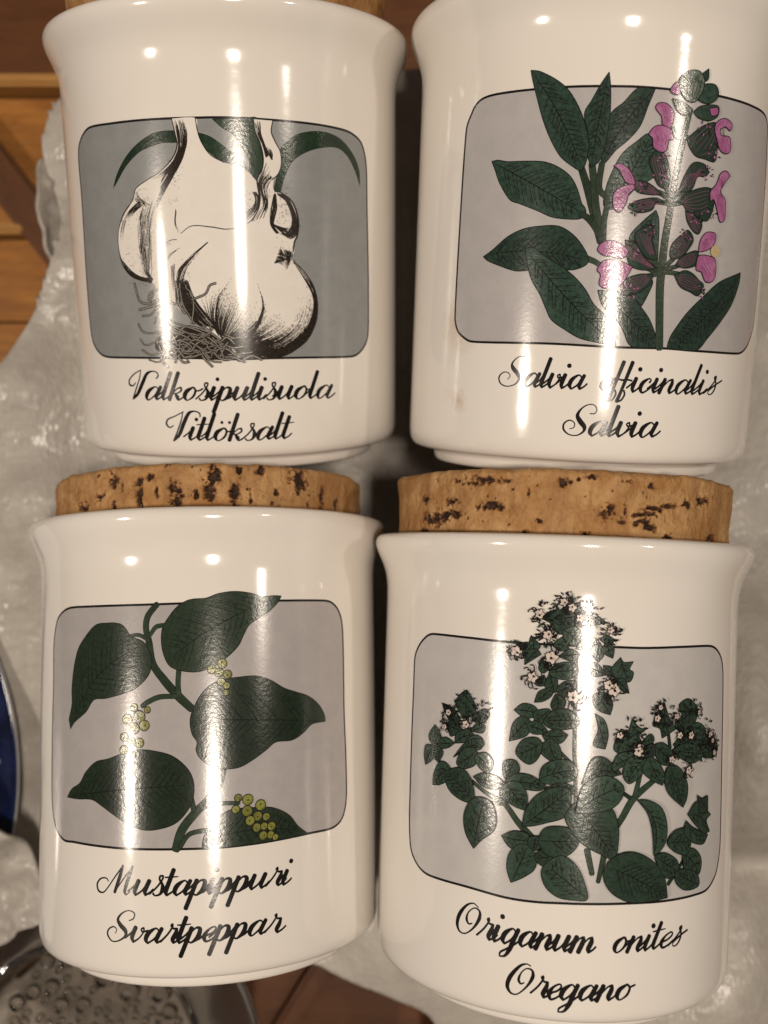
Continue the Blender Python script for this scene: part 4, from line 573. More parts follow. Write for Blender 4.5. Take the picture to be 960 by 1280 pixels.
('word',[[(-4.22,11.11,0.2),(-3.45,11.19,0.23),(-3.16,11.87,0.23),(-3.65,12.56,0.2),(-4.65,12.58,0.2),(-5.71,11.87,0.3),(-6.3,10.73,0.61),(-5.79,9.75,0.86),(-5.07,8.89,0.76),(-5.13,8.1,0.4),(-6.2,7.38,0.23),(-7.54,7.47,0.23),(-8.48,8.28,0.33),(-8.43,9.29,0.3),(-7.58,9.85,0.23),(-6.77,9.48,0.2),(-6.77,8.7,0.177),(-7.48,8.4,0.152)],[(-1.75,9.32,0.33),(-2.43,9.86,0.31),(-3.62,9.05,0.75),(-4.05,8.06,0.75),(-3.7,7.37,0.33),(-2.66,8.07,0.33),(-1.81,9.12,0.33)],[(-1.38,9.86,0.68),(-1.88,8.87,0.75),(-2.23,8,0.75),(-2.08,7.45,0.39),(-1.33,7.88,0.33),(-0.75,8.43,0.33)],[(-1.95,8.13,0.33),(-1.09,8.93,0.33),(-0.4,10.12,0.33)],[(0.44,12.54,0.75),(-0.4,9.87,0.75),(-0.95,8.08,0.75),(-0.82,7.44,0.39),(-0.06,7.89,0.33),(0.52,8.44,0.33)],[(-0.64,8.09,0.33),(0.38,8.93,0.33),(1.05,9.76,0.33)],[(1.08,9.88,0.75),(0.54,8.27,0.75),(0.8,7.45,0.39),(1.79,8.15,0.28),(2.55,9.27,0.28),(2.52,9.89,0.33),(2.08,9.64,0.28),(2.33,9.24,0.33),(3.34,9.51,0.33)],[(1.78,8.1,0.33),(2.82,8.95,0.33),(3.49,9.79,0.33)],[(3.6,9.92,0.75),(2.98,8.17,0.75),(3.1,7.49,0.39),(3.89,7.96,0.33),(4.5,8.52,0.33)],('dot',4.21,11.46,0.4),[(7.12,9.5,0.33),(6.36,10.01,0.31),(5.06,9.18,0.75),(4.62,8.18,0.75),(5,7.51,0.33),(6.12,8.23,0.33),(7.05,9.3,0.33)],[(7.52,10.05,0.68),(6.98,9.05,0.75),(6.59,8.17,0.75),(6.77,7.64,0.39),(7.6,8.08,0.33),(8.24,8.64,0.33)]])],
'C':[
('word',[[(-15.1,18.71,0.177),(-15.66,19.22,0.23),(-16.81,19.02,0.28),(-17.55,18.08,0.35),(-17.24,17,0.35),(-16.22,16.83,0.25),(-15.24,17.72,0.23),(-13.87,19.45,0.25),(-12.24,21.4,0.3)],[(-12.24,21.47,0.4),(-12.81,19.73,0.66),(-13.87,17,0.56)],[(-13.87,17,0.2),(-12.29,19.1,0.23),(-10.39,21.36,0.3)],[(-10.39,21.41,0.4),(-11.14,19.59,0.66),(-11.9,17.27,0.56),(-11.64,16.69,0.25),(-10.88,17.21,0.152)],[(-11.26,17.31,0.34),(-10.12,18.18,0.34),(-9.38,19.01,0.34)],[(-9.26,19.13,0.78),(-10.02,17.4,0.78),(-9.88,16.73,0.4),(-8.75,17.44,0.34),(-7.77,18.55,0.34)],[(-7.34,19.16,0.78),(-8.15,17.45,0.78),(-8.08,16.77,0.4),(-7.29,17.21,0.34),(-6.67,17.75,0.34)],[(-7.38,16.97,0.34),(-6.07,18.07,0.34),(-5.04,19.4,0.34),(-4.92,19.93,0.34),(-5.44,19.89,0.37),(-5.54,19.36,0.37),(-5.12,18.62,0.51),(-5.03,17.82,0.78),(-5.51,16.97,0.45),(-6.35,16.73,0.28),(-6.71,17.07,0.42)],[(-3.12,20.95,0.78),(-3.84,19.14,0.78),(-4.5,17.4,0.78),(-4.36,16.77,0.4),(-3.51,17.25,0.34),(-3,17.73,0.34)],[(-4.6,19.69,0.26),(-3.63,19.72,0.28),(-2.39,19.8,0.198)],[(-0.7,18.59,0.34),(-1.31,19.12,0.31),(-2.51,18.36,0.78),(-2.99,17.4,0.78),(-2.7,16.73,0.34),(-1.66,17.39,0.34),(-0.77,18.39,0.34)],[(-0.31,19.11,0.7),(-0.85,18.15,0.78),(-1.25,17.32,0.78),(-1.14,16.79,0.4),(-0.4,17.19,0.34),(0.18,17.7,0.34)],[(-1.13,17.39,0.34),(-0.11,18.19,0.34),(0.57,18.97,0.34)],[(0.76,19.13,0.78),(-0.24,16.7,0.78),(-1.15,14.56,0.78)],[(0.18,17.9,0.34),(1.38,19.03,0.34),(2.08,18.81,0.7),(1.7,17.55,0.78),(0.61,16.7,0.34),(0.02,17.08,0.34)],[(1.16,16.95,0.34),(1.9,17.2,0.34),(2.58,17.73,0.34)],[(1.64,17.38,0.34),(2.65,18.2,0.34),(3.32,18.99,0.34)],[(3.43,19.1,0.78),(2.74,17.44,0.78),(2.79,16.78,0.4),(3.54,17.2,0.34),(4.12,17.71,0.34)],('dot',4.1,20.58,0.41),[(3.08,17.39,0.34),(4.1,18.19,0.34),(4.77,18.96,0.34)],[(4.97,19.13,0.78),(3.96,16.71,0.78),(3.06,14.59,0.78)],[(4.39,17.9,0.34),(5.59,19.03,0.34),(6.3,18.81,0.7),(5.91,17.56,0.78),(4.82,16.71,0.34),(4.23,17.09,0.34)],[(5.36,16.96,0.34),(6.11,17.22,0.34),(6.8,17.75,0.34)],[(5.85,17.4,0.34),(6.88,18.22,0.34),(7.57,19.01,0.34)],[(7.76,19.18,0.78),(6.74,16.76,0.78),(5.83,14.64,0.78)],[(7.18,17.94,0.34),(8.4,19.09,0.34),(9.13,18.87,0.7),(8.73,17.63,0.78),(7.61,16.78,0.34),(7.01,17.14,0.34)],[(8.17,17.03,0.34),(8.93,17.28,0.34),(9.64,17.81,0.34)],[(8.67,17.46,0.34),(9.72,18.28,0.34),(10.43,19.06,0.34)],[(10.54,19.18,0.78),(9.81,17.53,0.78),(9.93,16.88,0.4),(11.02,17.55,0.34),(11.99,18.61,0.34)],[(12.44,19.21,0.78),(11.61,17.56,0.78),(11.67,16.91,0.4),(12.47,17.35,0.34),(13.11,17.88,0.34)],[(12.45,17.12,0.34),(13.71,18.31,0.34),(14.63,19.5,0.34),(14.66,19.92,0.42),(14.36,19.73,0.28),(14.75,19.26,0.34),(15.48,19.2,0.43),(15.1,18.31,0.78),(14.62,17.49,0.78),(14.73,16.96,0.4),(15.63,17.38,0.34),(16.31,17.9,0.34)],[(14.42,17.57,0.34),(15.57,18.34,0.34),(16.35,19.1,0.34)],[(16.48,19.21,0.78),(15.67,17.57,0.78),(15.73,16.9,0.4),(16.59,17.28,0.34),(17.28,17.78,0.34)],('dot',17.27,20.67,0.41)]),
('word',[[(-11.05,12.54,0.2),(-10.25,12.9,0.25),(-10.06,13.77,0.23),(-11.13,14.16,0.2),(-12.41,13.65,0.3),(-13.19,12.63,0.51),(-12.66,11.69,0.76),(-11.76,10.88,0.76),(-11.75,10.02,0.46),(-13.04,9.17,0.25),(-14.38,9.03,0.23),(-15.26,9.97,0.33),(-15.07,10.85,0.28),(-14.12,11.37,0.23),(-13.45,10.98,0.177),(-13.71,10.31,0.152)],[(-11.77,9.72,0.34),(-10.61,10.61,0.34),(-9.85,11.42,0.34)],[(-9.8,11.54,0.78),(-10.48,9.95,0.78),(-10.27,9.13,0.4),(-9.2,9.79,0.28),(-8.35,10.87,0.28),(-8.34,11.49,0.34),(-8.79,11.26,0.28),(-8.57,10.85,0.34),(-7.55,11.05,0.34)],[(-5.55,10.91,0.34),(-6.2,11.44,0.31),(-7.48,10.65,0.78),(-7.98,9.69,0.78),(-7.66,9.01,0.34),(-6.56,9.7,0.34),(-5.63,10.72,0.34)],[(-5.15,11.44,0.7),(-5.71,10.48,0.78),(-6.13,9.64,0.78),(-6.01,9.11,0.4),(-5.23,9.52,0.34),(-4.62,10.05,0.34)],[(-5.39,9.28,0.34),(-4.19,10.48,0.34),(-3.35,11.67,0.34),(-3.33,12.1,0.42),(-3.6,11.91,0.28),(-3.23,11.43,0.34),(-2.57,11.36,0.43),(-2.89,10.46,0.78),(-3.33,9.63,0.78),(-3.21,9.1,0.4),(-2.4,9.54,0.34),(-1.8,10.07,0.34)],[(-1.03,13.17,0.78),(-1.74,11.39,0.78),(-2.39,9.68,0.78),(-2.24,9.05,0.4),(-1.39,9.53,0.34),(-0.89,10.02,0.34)],[(-2.5,11.94,0.26),(-1.53,11.96,0.28),(-0.29,12.05,0.198)],[(-2.02,9.67,0.34),(-0.98,10.48,0.34),(-0.3,11.28,0.34)],[(-0.11,11.45,0.78),(-1.11,9.03,0.78),(-2.01,6.9,0.78)],[(-0.68,10.22,0.34),(0.53,11.38,0.34),(1.25,11.18,0.7),(0.86,9.93,0.78),(-0.24,9.07,0.34),(-0.84,9.42,0.34)],[(0.32,9.33,0.34),(1.07,9.59,0.34),(1.76,10.11,0.34)],[(1.87,9.97,0.34),(3.17,10.39,0.34),(3.87,11.01,0.34),(3.62,11.44,0.28),(2.63,10.95,0.43),(1.94,9.97,0.78),(2.19,9.16,0.42),(3.07,9.38,0.34),(4.06,10.08,0.34)],[(2.74,9.76,0.34),(3.77,10.54,0.34),(4.45,11.32,0.34)],[(4.64,11.49,0.78),(3.64,9.1,0.78),(2.74,6.99,0.78)],[(4.07,10.27,0.34),(5.28,11.4,0.34),(6.01,11.17,0.7),(5.62,9.94,0.78),(4.51,9.11,0.34),(3.91,9.47,0.34)],[(5.07,9.35,0.34),(5.82,9.59,0.34),(6.52,10.1,0.34)],[(5.56,9.78,0.34),(6.59,10.57,0.34),(7.29,11.34,0.34)],[(7.49,11.5,0.78),(6.46,9.13,0.78),(5.55,7.04,0.78)],[(6.9,10.29,0.34),(8.14,11.46,0.34),(8.87,11.29,0.7),(8.48,10.06,0.78),(7.35,9.19,0.34),(6.74,9.5,0.34)],[(7.91,9.46,0.34),(8.69,9.74,0.34),(9.4,10.28,0.34)],[(12.02,11.13,0.34),(11.37,11.64,0.31),(10.09,10.9,0.78),(9.59,9.97,0.78),(9.9,9.33,0.34),(10.99,9.97,0.34),(11.95,10.94,0.34)],[(12.44,11.63,0.7),(11.86,10.71,0.78),(11.43,9.9,0.78),(11.55,9.39,0.4),(12.35,9.77,0.34),(12.99,10.27,0.34)],[(12.18,9.54,0.34),(13.45,10.68,0.34),(14.37,11.81,0.34),(14.4,12.24,0.42),(14.1,12.07,0.28),(14.5,11.56,0.34),(15.23,11.44,0.43),(14.86,10.56,0.78),(14.38,9.77,0.78),(14.5,9.23,0.4),(15.4,9.59,0.34),(16.09,10.07,0.34)]])],
'D':[
('word',[[(-14.62,19.55,0.2),(-15.56,20.01,0.23),(-16.79,19.43,0.4),(-18.01,17.85,0.66),(-18.48,16.22,0.61),(-18.04,15.02,0.35),(-16.88,14.86,0.23),(-15.42,16.05,0.35),(-14.39,17.77,0.61),(-14.38,18.95,0.38),(-15.29,19.31,0.23),(-16.37,18.43,0.25),(-16.71,17.28,0.46),(-16.31,16.57,0.33),(-15.64,16.76,0.2)],[(-14.77,15.07,0.35),(-13.54,16.35,0.35),(-12.69,17.64,0.35),(-12.67,18.13,0.44),(-12.94,17.94,0.29),(-12.57,17.36,0.35),(-11.92,17.25,0.43),(-12.25,16.25,0.78),(-12.69,15.33,0.78),(-12.58,14.73,0.41),(-11.77,15.19,0.35),(-11.17,15.76,0.35)],[(-12.87,15.43,0.35),(-11.83,16.27,0.35),(-11.14,17.1,0.35)],[(-11.03,17.23,0.78),(-11.74,15.4,0.78),(-11.68,14.64,0.41),(-10.93,15.11,0.35),(-10.34,15.7,0.35)],('dot',-10.37,18.84,0.42),[(-8.04,16.62,0.35),(-8.62,17.2,0.32),(-9.8,16.38,0.78),(-10.27,15.33,0.78),(-9.98,14.61,0.35),(-8.97,15.33,0.35),(-8.11,16.41,0.35)],[(-7.67,17.18,0.7),(-8.36,15.64,0.78),(-9.03,13.96,0.78),(-9.81,12.74,0.44),(-10.73,12.52,0.23),(-10.58,13.17,0.35),(-9.42,13.96,0.35),(-8.16,14.86,0.35),(-7.26,15.66,0.35)],[(-5.2,16.52,0.35),(-5.77,17.11,0.32),(-6.92,16.33,0.78),(-7.37,15.3,0.78),(-7.1,14.57,0.35),(-6.11,15.27,0.35),(-5.27,16.32,0.35)],[(-4.84,17.07,0.7),(-5.35,16.07,0.78),(-5.73,15.18,0.78),(-5.63,14.61,0.41),(-4.93,15.02,0.35),(-4.38,15.56,0.35)],[(-5.61,15.25,0.35),(-4.65,16.09,0.35),(-4.01,16.9,0.35)],[(-3.84,17.02,0.78),(-4.37,15.77,0.78),(-4.9,14.51,0.78)],[(-4.6,15.26,0.35),(-3.26,16.71,0.29),(-2.56,16.97,0.47),(-2.66,16.26,0.78),(-3.15,15.13,0.78),(-3.09,14.56,0.41),(-2.39,15.01,0.35),(-1.84,15.57,0.35)],[(-2.94,15.21,0.35),(-1.99,16.07,0.35),(-1.35,16.89,0.35)],[(-1.25,17.01,0.78),(-1.91,15.27,0.78),(-1.79,14.56,0.41),(-0.83,15.27,0.35),(0.03,16.39,0.35)],[(0.42,17.01,0.78),(-0.3,15.28,0.78),(-0.25,14.58,0.41),(0.45,15.03,0.35),(1,15.58,0.35)],[(-0.1,15.23,0.35),(0.85,16.07,0.35),(1.49,16.89,0.35)],[(1.66,17.01,0.78),(1.12,15.77,0.78),(0.6,14.54,0.78)],[(0.9,15.28,0.35),(2.12,16.71,0.29),(2.76,16.96,0.47),(2.66,16.27,0.78),(1.9,14.55,0.78)],[(2.2,15.28,0.35),(3.43,16.7,0.29),(4.11,16.93,0.47),(4,16.24,0.78),(3.51,15.15,0.78),(3.54,14.58,0.41),(4.25,15.02,0.35),(4.73,15.52,0.35)]]),
('word',[[(9.46,17.01,0.35),(8.29,16.23,0.73),(7.85,15.26,0.73),(8.27,14.6,0.29),(9.35,15.32,0.4),(9.82,16.4,0.4),(9.46,17.01,0.35)],[(9.69,16.93,0.35),(9.81,16.38,0.35),(10.45,16.38,0.35),(11.19,16.75,0.35)],[(9.27,15.28,0.35),(10.28,16.09,0.35),(10.97,16.87,0.35)],[(11.15,16.99,0.73),(10.56,15.8,0.73),(9.98,14.6,0.73)],[(10.32,15.32,0.35),(11.77,16.69,0.29),(12.54,16.93,0.47),(12.41,16.27,0.73),(11.85,15.19,0.73),(11.91,14.65,0.41),(12.68,15.09,0.35),(13.3,15.62,0.35)],[(12.08,15.27,0.35),(13.15,16.09,0.35),(13.89,16.88,0.35)],[(14.01,16.99,0.73),(13.22,15.33,0.73),(13.26,14.67,0.41),(14.06,15.14,0.35),(14.71,15.69,0.35)],('dot',14.76,18.46,0.42),[(16.35,18.86,0.73),(15.51,17.08,0.73),(14.75,15.38,0.73),(14.88,14.78,0.41),(15.81,15.28,0.35),(16.39,15.76,0.35)],[(14.72,17.53,0.26),(15.75,17.65,0.29),(17.15,17.78,0.2)],[(16.33,15.62,0.35),(17.83,16.05,0.35),(18.69,16.67,0.35),(18.41,17.1,0.29),(17.23,16.6,0.4),(16.4,15.62,0.73),(16.65,14.82,0.44),(17.67,15.04,0.35),(18.88,15.71,0.35)],[(17.81,14.99,0.35),(19.36,16,0.35),(20.69,17.24,0.35),(20.76,17.72,0.41),(20.36,17.45,0.47),(20.65,16.65,0.4),(20.43,15.71,0.4),(19.76,14.91,0.29),(19,14.76,0.23),(18.8,15.2,0.23),(19.5,15.76,0.35),(20.79,16.4,0.35),(22.19,16.9,0.35)]]),
('word',[[(-5.51,11.72,0.2),(-6.21,11.98,0.25),(-7.27,11.51,0.46),(-8.75,9.69,0.71),(-9.25,8.13,0.66),(-8.66,7.07,0.35),(-7.57,7.05,0.23),(-6.1,8.43,0.35),(-5.18,10.02,0.61),(-5.28,11.06,0.38),(-6.18,11.25,0.23),(-7.02,10.49,0.25),(-7.42,9.38,0.46),(-7.08,8.76,0.33),(-6.5,9,0.2)],[(-5.46,7.53,0.35),(-4.31,8.69,0.35),(-3.5,9.89,0.35),(-3.49,10.36,0.44),(-3.76,10.19,0.29),(-3.38,9.61,0.35),(-2.73,9.49,0.43),(-3.04,8.53,0.78),(-3.46,7.67,0.78),(-3.34,7.09,0.41),(-2.55,7.5,0.35),(-1.96,8.03,0.35)],[(-2.57,7.87,0.35),(-1.29,8.29,0.35),(-0.6,8.97,0.35),(-0.86,9.41,0.29),(-1.83,8.87,0.43),(-2.5,7.86,0.78),(-2.24,6.95,0.44),(-1.37,7.23,0.35),(-0.4,8,0.35)],[(1.69,8.92,0.35),(1.07,9.45,0.32),(-0.12,8.64,0.78),(-0.58,7.65,0.78),(-0.27,6.97,0.35),(0.75,7.68,0.35),(1.62,8.72,0.35)],[(2.07,9.46,0.7),(1.38,7.99,0.78),(0.72,6.38,0.78),(-0.06,5.21,0.44),(-0.99,4.98,0.23),(-0.85,5.6,0.35),(0.32,6.37,0.35),(1.6,7.26,0.35),(2.53,8.05,0.35)],[(4.72,8.91,0.35),(4.09,9.46,0.32),(2.88,8.69,0.78),(2.42,7.71,0.78),(2.72,7.03,0.35),(3.76,7.71,0.35),(4.65,8.72,0.35)],[(5.11,9.44,0.7),(4.57,8.48,0.78),(4.18,7.63,0.78),(4.3,7.09,0.41),(5.05,7.49,0.35),(5.65,8.05,0.35)],[(4.3,7.7,0.35),(5.34,8.51,0.35),(6.03,9.32,0.35)],[(6.21,9.45,0.78),(5.65,8.24,0.78),(5.09,7.02,0.78)],[(5.41,7.75,0.35),(6.87,9.19,0.29),(7.65,9.46,0.47),(7.55,8.79,0.78),(7.03,7.7,0.78),(7.11,7.16,0.41),(7.89,7.62,0.35),(8.51,8.15,0.35)],[(10.25,9.55,0.35),(8.95,8.78,0.78),(8.5,7.82,0.78),(9,7.17,0.29),(10.21,7.89,0.43),(10.69,8.96,0.43),(10.25,9.55,0.35)],[(10.74,9.08,0.35),(11.62,9.39,0.35)]])],
}
CORK_C= [(-22.1, 84.1, 1.67, 1.21), (-16.7, 85.3, 1.21, 0.76), (-13.4, 87.8, 0.91, 1.21), (-8.0, 84.9, 0.91, 1.82), (-8.3, 87.1, 0.91, 0.91), (-6.1, 88.0, 0.91, 0.61), (-0.8, 83.6, 1.21, 2.12), (-1.8, 86.1, 0.76, 1.52), (5.7, 88.0, 1.67, 1.82), (4.9, 85.2, 1.06, 2.12), (9.4, 84.6, 0.91, 3.03), (2.6, 84.5, 0.76, 0.76), (22.3, 88.0, 1.67, 2.12), (28.3, 85.6, 0.91, 2.42), (33.4, 84.3, 0.91, 2.12), (17.4, 85.3, 0.76, 1.21), (14.3, 88.9, 0.76, 0.91), (10.3, 89.2, 0.61, 0.76), (-13.4, 83.1, 0.45, 1.21), (24.4, 83.5, 0.61, 0.91), (-37.8, 86.1, 0.45, 0.76), (36.0, 88.0, 0.45, 0.61), (12.5, 83.9, 0.3, 1.21), (-4.7, 85.5, 0.3, 1.21), (-11.6, 86.6, 0.3, 1.21)]
CORK_D= [(-18.7, 90.1, 4.55, 0.76), (-21.2, 89.7, 2.12, 0.61), (-33.5, 87.1, 1.21, 0.76), (-25.7, 86.6, 1.52, 0.91), (-17.7, 85.7, 2.73, 0.76), (-30.0, 83.7, 3.33, 1.21), (-25.4, 84.2, 1.52, 0.76), (-33.7, 81.2, 1.21, 0.76), (-4.9, 89.6, 1.06, 0.91), (-8.9, 83.2, 0.61, 0.45), (2.6, 85.0, 1.52, 1.36), (8.8, 85.1, 2.12, 0.45), (11.0, 86.2, 2.12, 0.45), (14.1, 86.9, 1.82, 0.45), (22.0, 88.0, 2.12, 0.76), (18.2, 87.0, 1.52, 0.45), (26.7, 81.9, 1.82, 0.91), (14.2, 81.7, 1.06, 0.61), (8.7, 83.8, 1.52, 0.61), (10.4, 82.9, 1.21, 0.61), (-1.3, 81.1, 1.06, 0.61), (5.6, 86.0, 0.45, 1.21), (5.0, 83.7, 2.12, 0.3), (-10.8, 87.5, 0.3, 0.76), (-11.3, 81.3, 0.91, 0.45), (-0.6, 90.9, 1.21, 0.45), (5.8, 90.6, 0.91, 0.45), (10.2, 89.9, 0.61, 0.45), (-40.6, 82.9, 0.45, 0.61)]

# ================================================================== jar geometry
R = 33.0; RB = 32.77; RT = 33.225; H = 82.0
def rad(h): return RB + (RT - RB) * (h - 10) / 60
# lower corner of the body, straight wall, flared lip: (r, h)
LOW = [(28.9, 2.6), (30.4, 2.7), (31.5, 3.1), (32.2, 3.9), (32.58, 5.0), (rad(6.4), 6.4)]
UP = [(rad(69.5), 69.5), (33.30, 72.0), (33.55, 74.0), (34.05, 75.8), (34.75, 77.4), (35.40, 78.8), (35.80, 80.0), (35.86, 80.9), (35.55, 81.7), (34.9, 82.1), (33.9, 82.2), (32.7, 81.9), (31.9, 81.2), (31.6, 80.0)]
def rprof(h):
    if h >= 6.4: return rad(h)
    return float(np.interp(h, LOW_H, LOW_R))
def on_jar(s, h, off):
    a = s / R; r = rprof(h) + off
    return (r * math.sin(a) * MM, h * MM, r * math.cos(a) * MM)

def cr(pts, closed, step):
    """centripetal-ish Catmull-Rom resample with sharp corners kept; pts are tuples"""
    P = [np.array(p, float) for p in pts]; n = len(P)
    def corner(i):
        if not closed and (i == 0 or i == n - 1): return True
        a = P[(i - 1) % n][:2] - P[i][:2]; b = P[(i + 1) % n][:2] - P[i][:2]
        la, lb = np.linalg.norm(a), np.linalg.norm(b)
        if la < 1e-6 or lb < 1e-6: return True
        return float(a @ b) / (la * lb) > 0.12
    cs = [corner(i) for i in range(n)]
    out = []
    m = n if closed else n - 1
    for i in range(m):
        p1, p2 = P[i], P[(i + 1) % n]
        p0 = P[(i - 1) % n] if not cs[i] else p1 - (p2 - p1) * .5
        p3 = P[(i + 2) % n] if not cs[(i + 1) % n] else p2 + (p2 - p1) * .5
        d = np.linalg.norm((p2 - p1)[:2]); k = max(1, int(math.ceil(d / step)))
        # limit tangents by chord length
        t1 = (p2 - p0) * .5; t2 = (p3 - p1) * .5
        for t_ in (t1, t2):
            L = np.linalg.norm(t_[:2])
            if L > 1.1 * d and L > 0: t_ *= 1.1 * d / L
        for j in range(k):
            u = j / k; u2 = u * u; u3 = u2 * u
            out.append((2 * u3 - 3 * u2 + 1) * p1 + (u3 - 2 * u2 + u) * t1 + (-2 * u3 + 3 * u2) * p2 + (u3 - u2) * t2)
    if not closed: out.append(P[-1])
    return out

class Decal:
    """collects flat (s,h,offset,material) triangles, then wraps them on the jar wall"""
    def __init__(s): s.v = []; s.f = []; s.m = []
    def fill(s, pts, off, mat=0):
        pts = [(float(p[0]), float(p[1])) for p in pts]
        tris = tessellate_polygon([[Vector((x, y, 0)) for x, y in pts]])
        bm = bmesh.new(); vs_ = [bm.verts.new((x, y, 0)) for x, y in pts]
        for t in tris:
            try: bm.faces.new([vs_[i] for i in t])
            except ValueError: pass
        x0 = min(p[0] for p in pts); x1 = max(p[0] for p in pts)
        k = math.ceil(x0 / .6)
        while k * .6 < x1:
            bmesh.ops.bisect_plane(bm, geom=bm.verts[:] + bm.edges[:] + bm.faces[:], plane_co=(k * .6 + .0003, 0, 0), plane_no=(1, 0, 0), dist=1e-5)
            k += 1
        ys = [p[1] for p in pts]
        if min(ys) < 6.4:
            for hh in (6.4, 5.7, 5.0, 4.4, 3.9, 3.5):
                bmesh.ops.bisect_plane(bm, geom=bm.verts[:] + bm.edges[:] + bm.faces[:], plane_co=(0, hh, 0), plane_no=(0, 1, 0), dist=1e-5)
        bm.verts.index_update(); b = len(s.v)
        s.v += [(v.co.x, v.co.y, off) for v in bm.verts]
        for f in bm.faces: s.f.append([b + v.index for v in f.verts]); s.m.append(mat)
        bm.free()
    def strip(s, pts, off, mat=0, step=.35, cap=True, smooth=True):
        q = cr(pts, False, step) if smooth else [np.array(p, float) for p in pts]
        if len(q) < 2: return
        if cap:
            d0 = q[0][:2] - q[1][:2]; d0 = d0 / (np.linalg.norm(d0) + 1e-9); d1 = q[-1][:2] - q[-2][:2]; d1 = d1 / (np.linalg.norm(d1) + 1e-9)
            w0, w1 = q[0][2], q[-1][2]
            q = [np.array([*(q[0][:2] + d0 * w0 * .3), w0 * .55])] + q + [np.array([*(q[-1][:2] + d1 * w1 * .3), w1 * .55])]
        b = len(s.v); n = len(q)
        for i in range(n):
            t = q[min(i + 1, n - 1)][:2] - q[max(i - 1, 0)][:2]; L = np.linalg.norm(t)
            t = t / L if L > 1e-9 else np.array([1., 0.])
            nx, ny = -t[1], t[0]; w = max(q[i][2], .015) * .5; x, y = q[i][:2]
            s.v.append((x + nx * w, y + ny * w, off)); s.v.append((x - nx * w, y - ny * w, off))
        for i in range(n - 1):
            s.f.append([b + 2 * i, b + 2 * i + 1, b + 2 * i + 3, b + 2 * i + 2]); s.m.append(mat)
    def loop(s, pts, w, off, mat=0):
        q = [np.array([p[0], p[1], w]) for p in pts]
        s.strip([tuple(p) for p in q + [q[0]]], off, mat, cap=False, smooth=False)
    def build(s, name, mats, parent, label=None):
        me = bpy.data.meshes.new(name)
        co = [on_jar(*v) for v in s.v]
        # make every face look outward
        fs = []
        for f in s.f:
            ar = 0.0
            for i in range(len(f)):
                a, b = s.v[f[i]], s.v[f[(i + 1) % len(f)]]; ar += a[0] * b[1] - a[1] * b[0]
            fs.append(f if ar > 0 else f[::-1])
        me.from_pydata(co, [], fs)
        me.polygons.foreach_set('material_index', s.m); me.polygons.foreach_set('use_smooth', [True] * len(fs))
        me.normals_split_custom_set_from_vertices([(math.sin(v[0] / R), 0.0, math.cos(v[0] / R)) for v in s.v])
        o = link(name, me, mats, parent)
        if label: o['label'] = label
        return o

LOWS = cr(LOW, False, .2); LOW_H = [p[1] for p in LOWS]; LOW_R = [p[0] for p in LOWS]
STEP = 0.004
def far_pair(p):
    a = np.array([q[:2] for q in p]); d = ((a[:, None] - a[None]) ** 2).sum(-1)
    i, j = np.unravel_index(d.argmax(), d.shape); return a[i], a[j]
def ray_len(o, d, poly):
    best = None; n = len(poly)
    for i in range(n):
        a = poly[i]; e = poly[(i + 1) % n] - a
        den = d[0] * e[1] - d[1] * e[0]
        if abs(den) < 1e-9: continue
        w = a - o
        t = (w[0] * e[1] - w[1] * e[0]) / den; u = (w[0] * d[1] - w[1] * d[0]) / den
        if t > 1e-6 and 0 <= u <= 1 and (best is None or t < best): best = t
    return best or 0
def veins(dc, poly, kind, off, mat):
    P = [np.array(p[:2], float) for p in poly]
    a, b = far_pair(P); ax = b - a; L = np.linalg.norm(ax); u = ax / L; nrm = np.array([-u[1], u[0]])
    c = sum(P) / len(P)
    bow = float((c - (a + b) / 2) @ nrm)
    mid = lambda t: a + ax * t + nrm * bow * 4 * t * (1 - t)
    if kind in (1, 3):
        w = .20 if kind == 1 else .2
        pts = [(*mid(t), w * (1.0 - .55 * abs(2 * t - 1))) for t in np.linspace(.06, .94, 9)]
        dc.strip(pts, off, mat)
        ns = max(3, int(L / (1.15 if kind == 1 else 1.6)))
        for i in range(ns):
            t = .12 + .76 * (i + .5) / ns
            for sg in (1, -1):
                if rng.random() < .12: continue
                d = nrm * sg * .8 + u * (.62 + rng.uniform(-.1, .1)); d /= np.linalg.norm(d)
                o = mid(t); ln = ray_len(o, d, P) * rng.uniform(.55, .88)
                if ln < .25: continue
                q = [o + d * ln * k + u * ln * .16 * k * k for k in (0, .35, .7, 1)]
                ww = rng.uniform(.11, .17) if kind == 1 else rng.uniform(.11, .18)
                dc.strip([(*p, ww * (1 - .6 * k)) for p, k in zip(q, (0, .35, .7, 1))], off, mat)
                # short engraved shading ticks beside each vein
                for _ in range(8 if L > 5 else 2):
                    k = rng.uniform(.15, .85); p = o + d * ln * k + u * rng.uniform(-.5, .5); l2 = rng.uniform(.2, .7)
                    dd = d + u * rng.uniform(-.3, .3)
                    if ray_len(p, dd, P) > l2 and ray_len(p, -dd, P) > .05:
                        dc.strip([(*p, .03), (*(p + dd * l2 * .5), .10), (*(p + dd * l2), .02)], off, mat, cap=False)
    elif kind in (2, 4):
        for i in range(6 if kind == 2 else 3):
            e = (i - 2.5) / 3.2 if kind == 2 else (i - 1) * .45; pts = []
            t0, t1 = (rng.uniform(.1, .2), rng.uniform(.7, .92)) if kind == 2 else (rng.uniform(.1, .4), rng.uniform(.5, .8))
            for t in np.linspace(t0, t1, 6):
                m_ = mid(t); hw = min(ray_len(m_, nrm, P), ray_len(m_, -nrm, P)) * .9
                pts.append((*(m_ + nrm * hw * e), .09 if kind == 2 else .06))
            dc.strip(pts, off, mat)

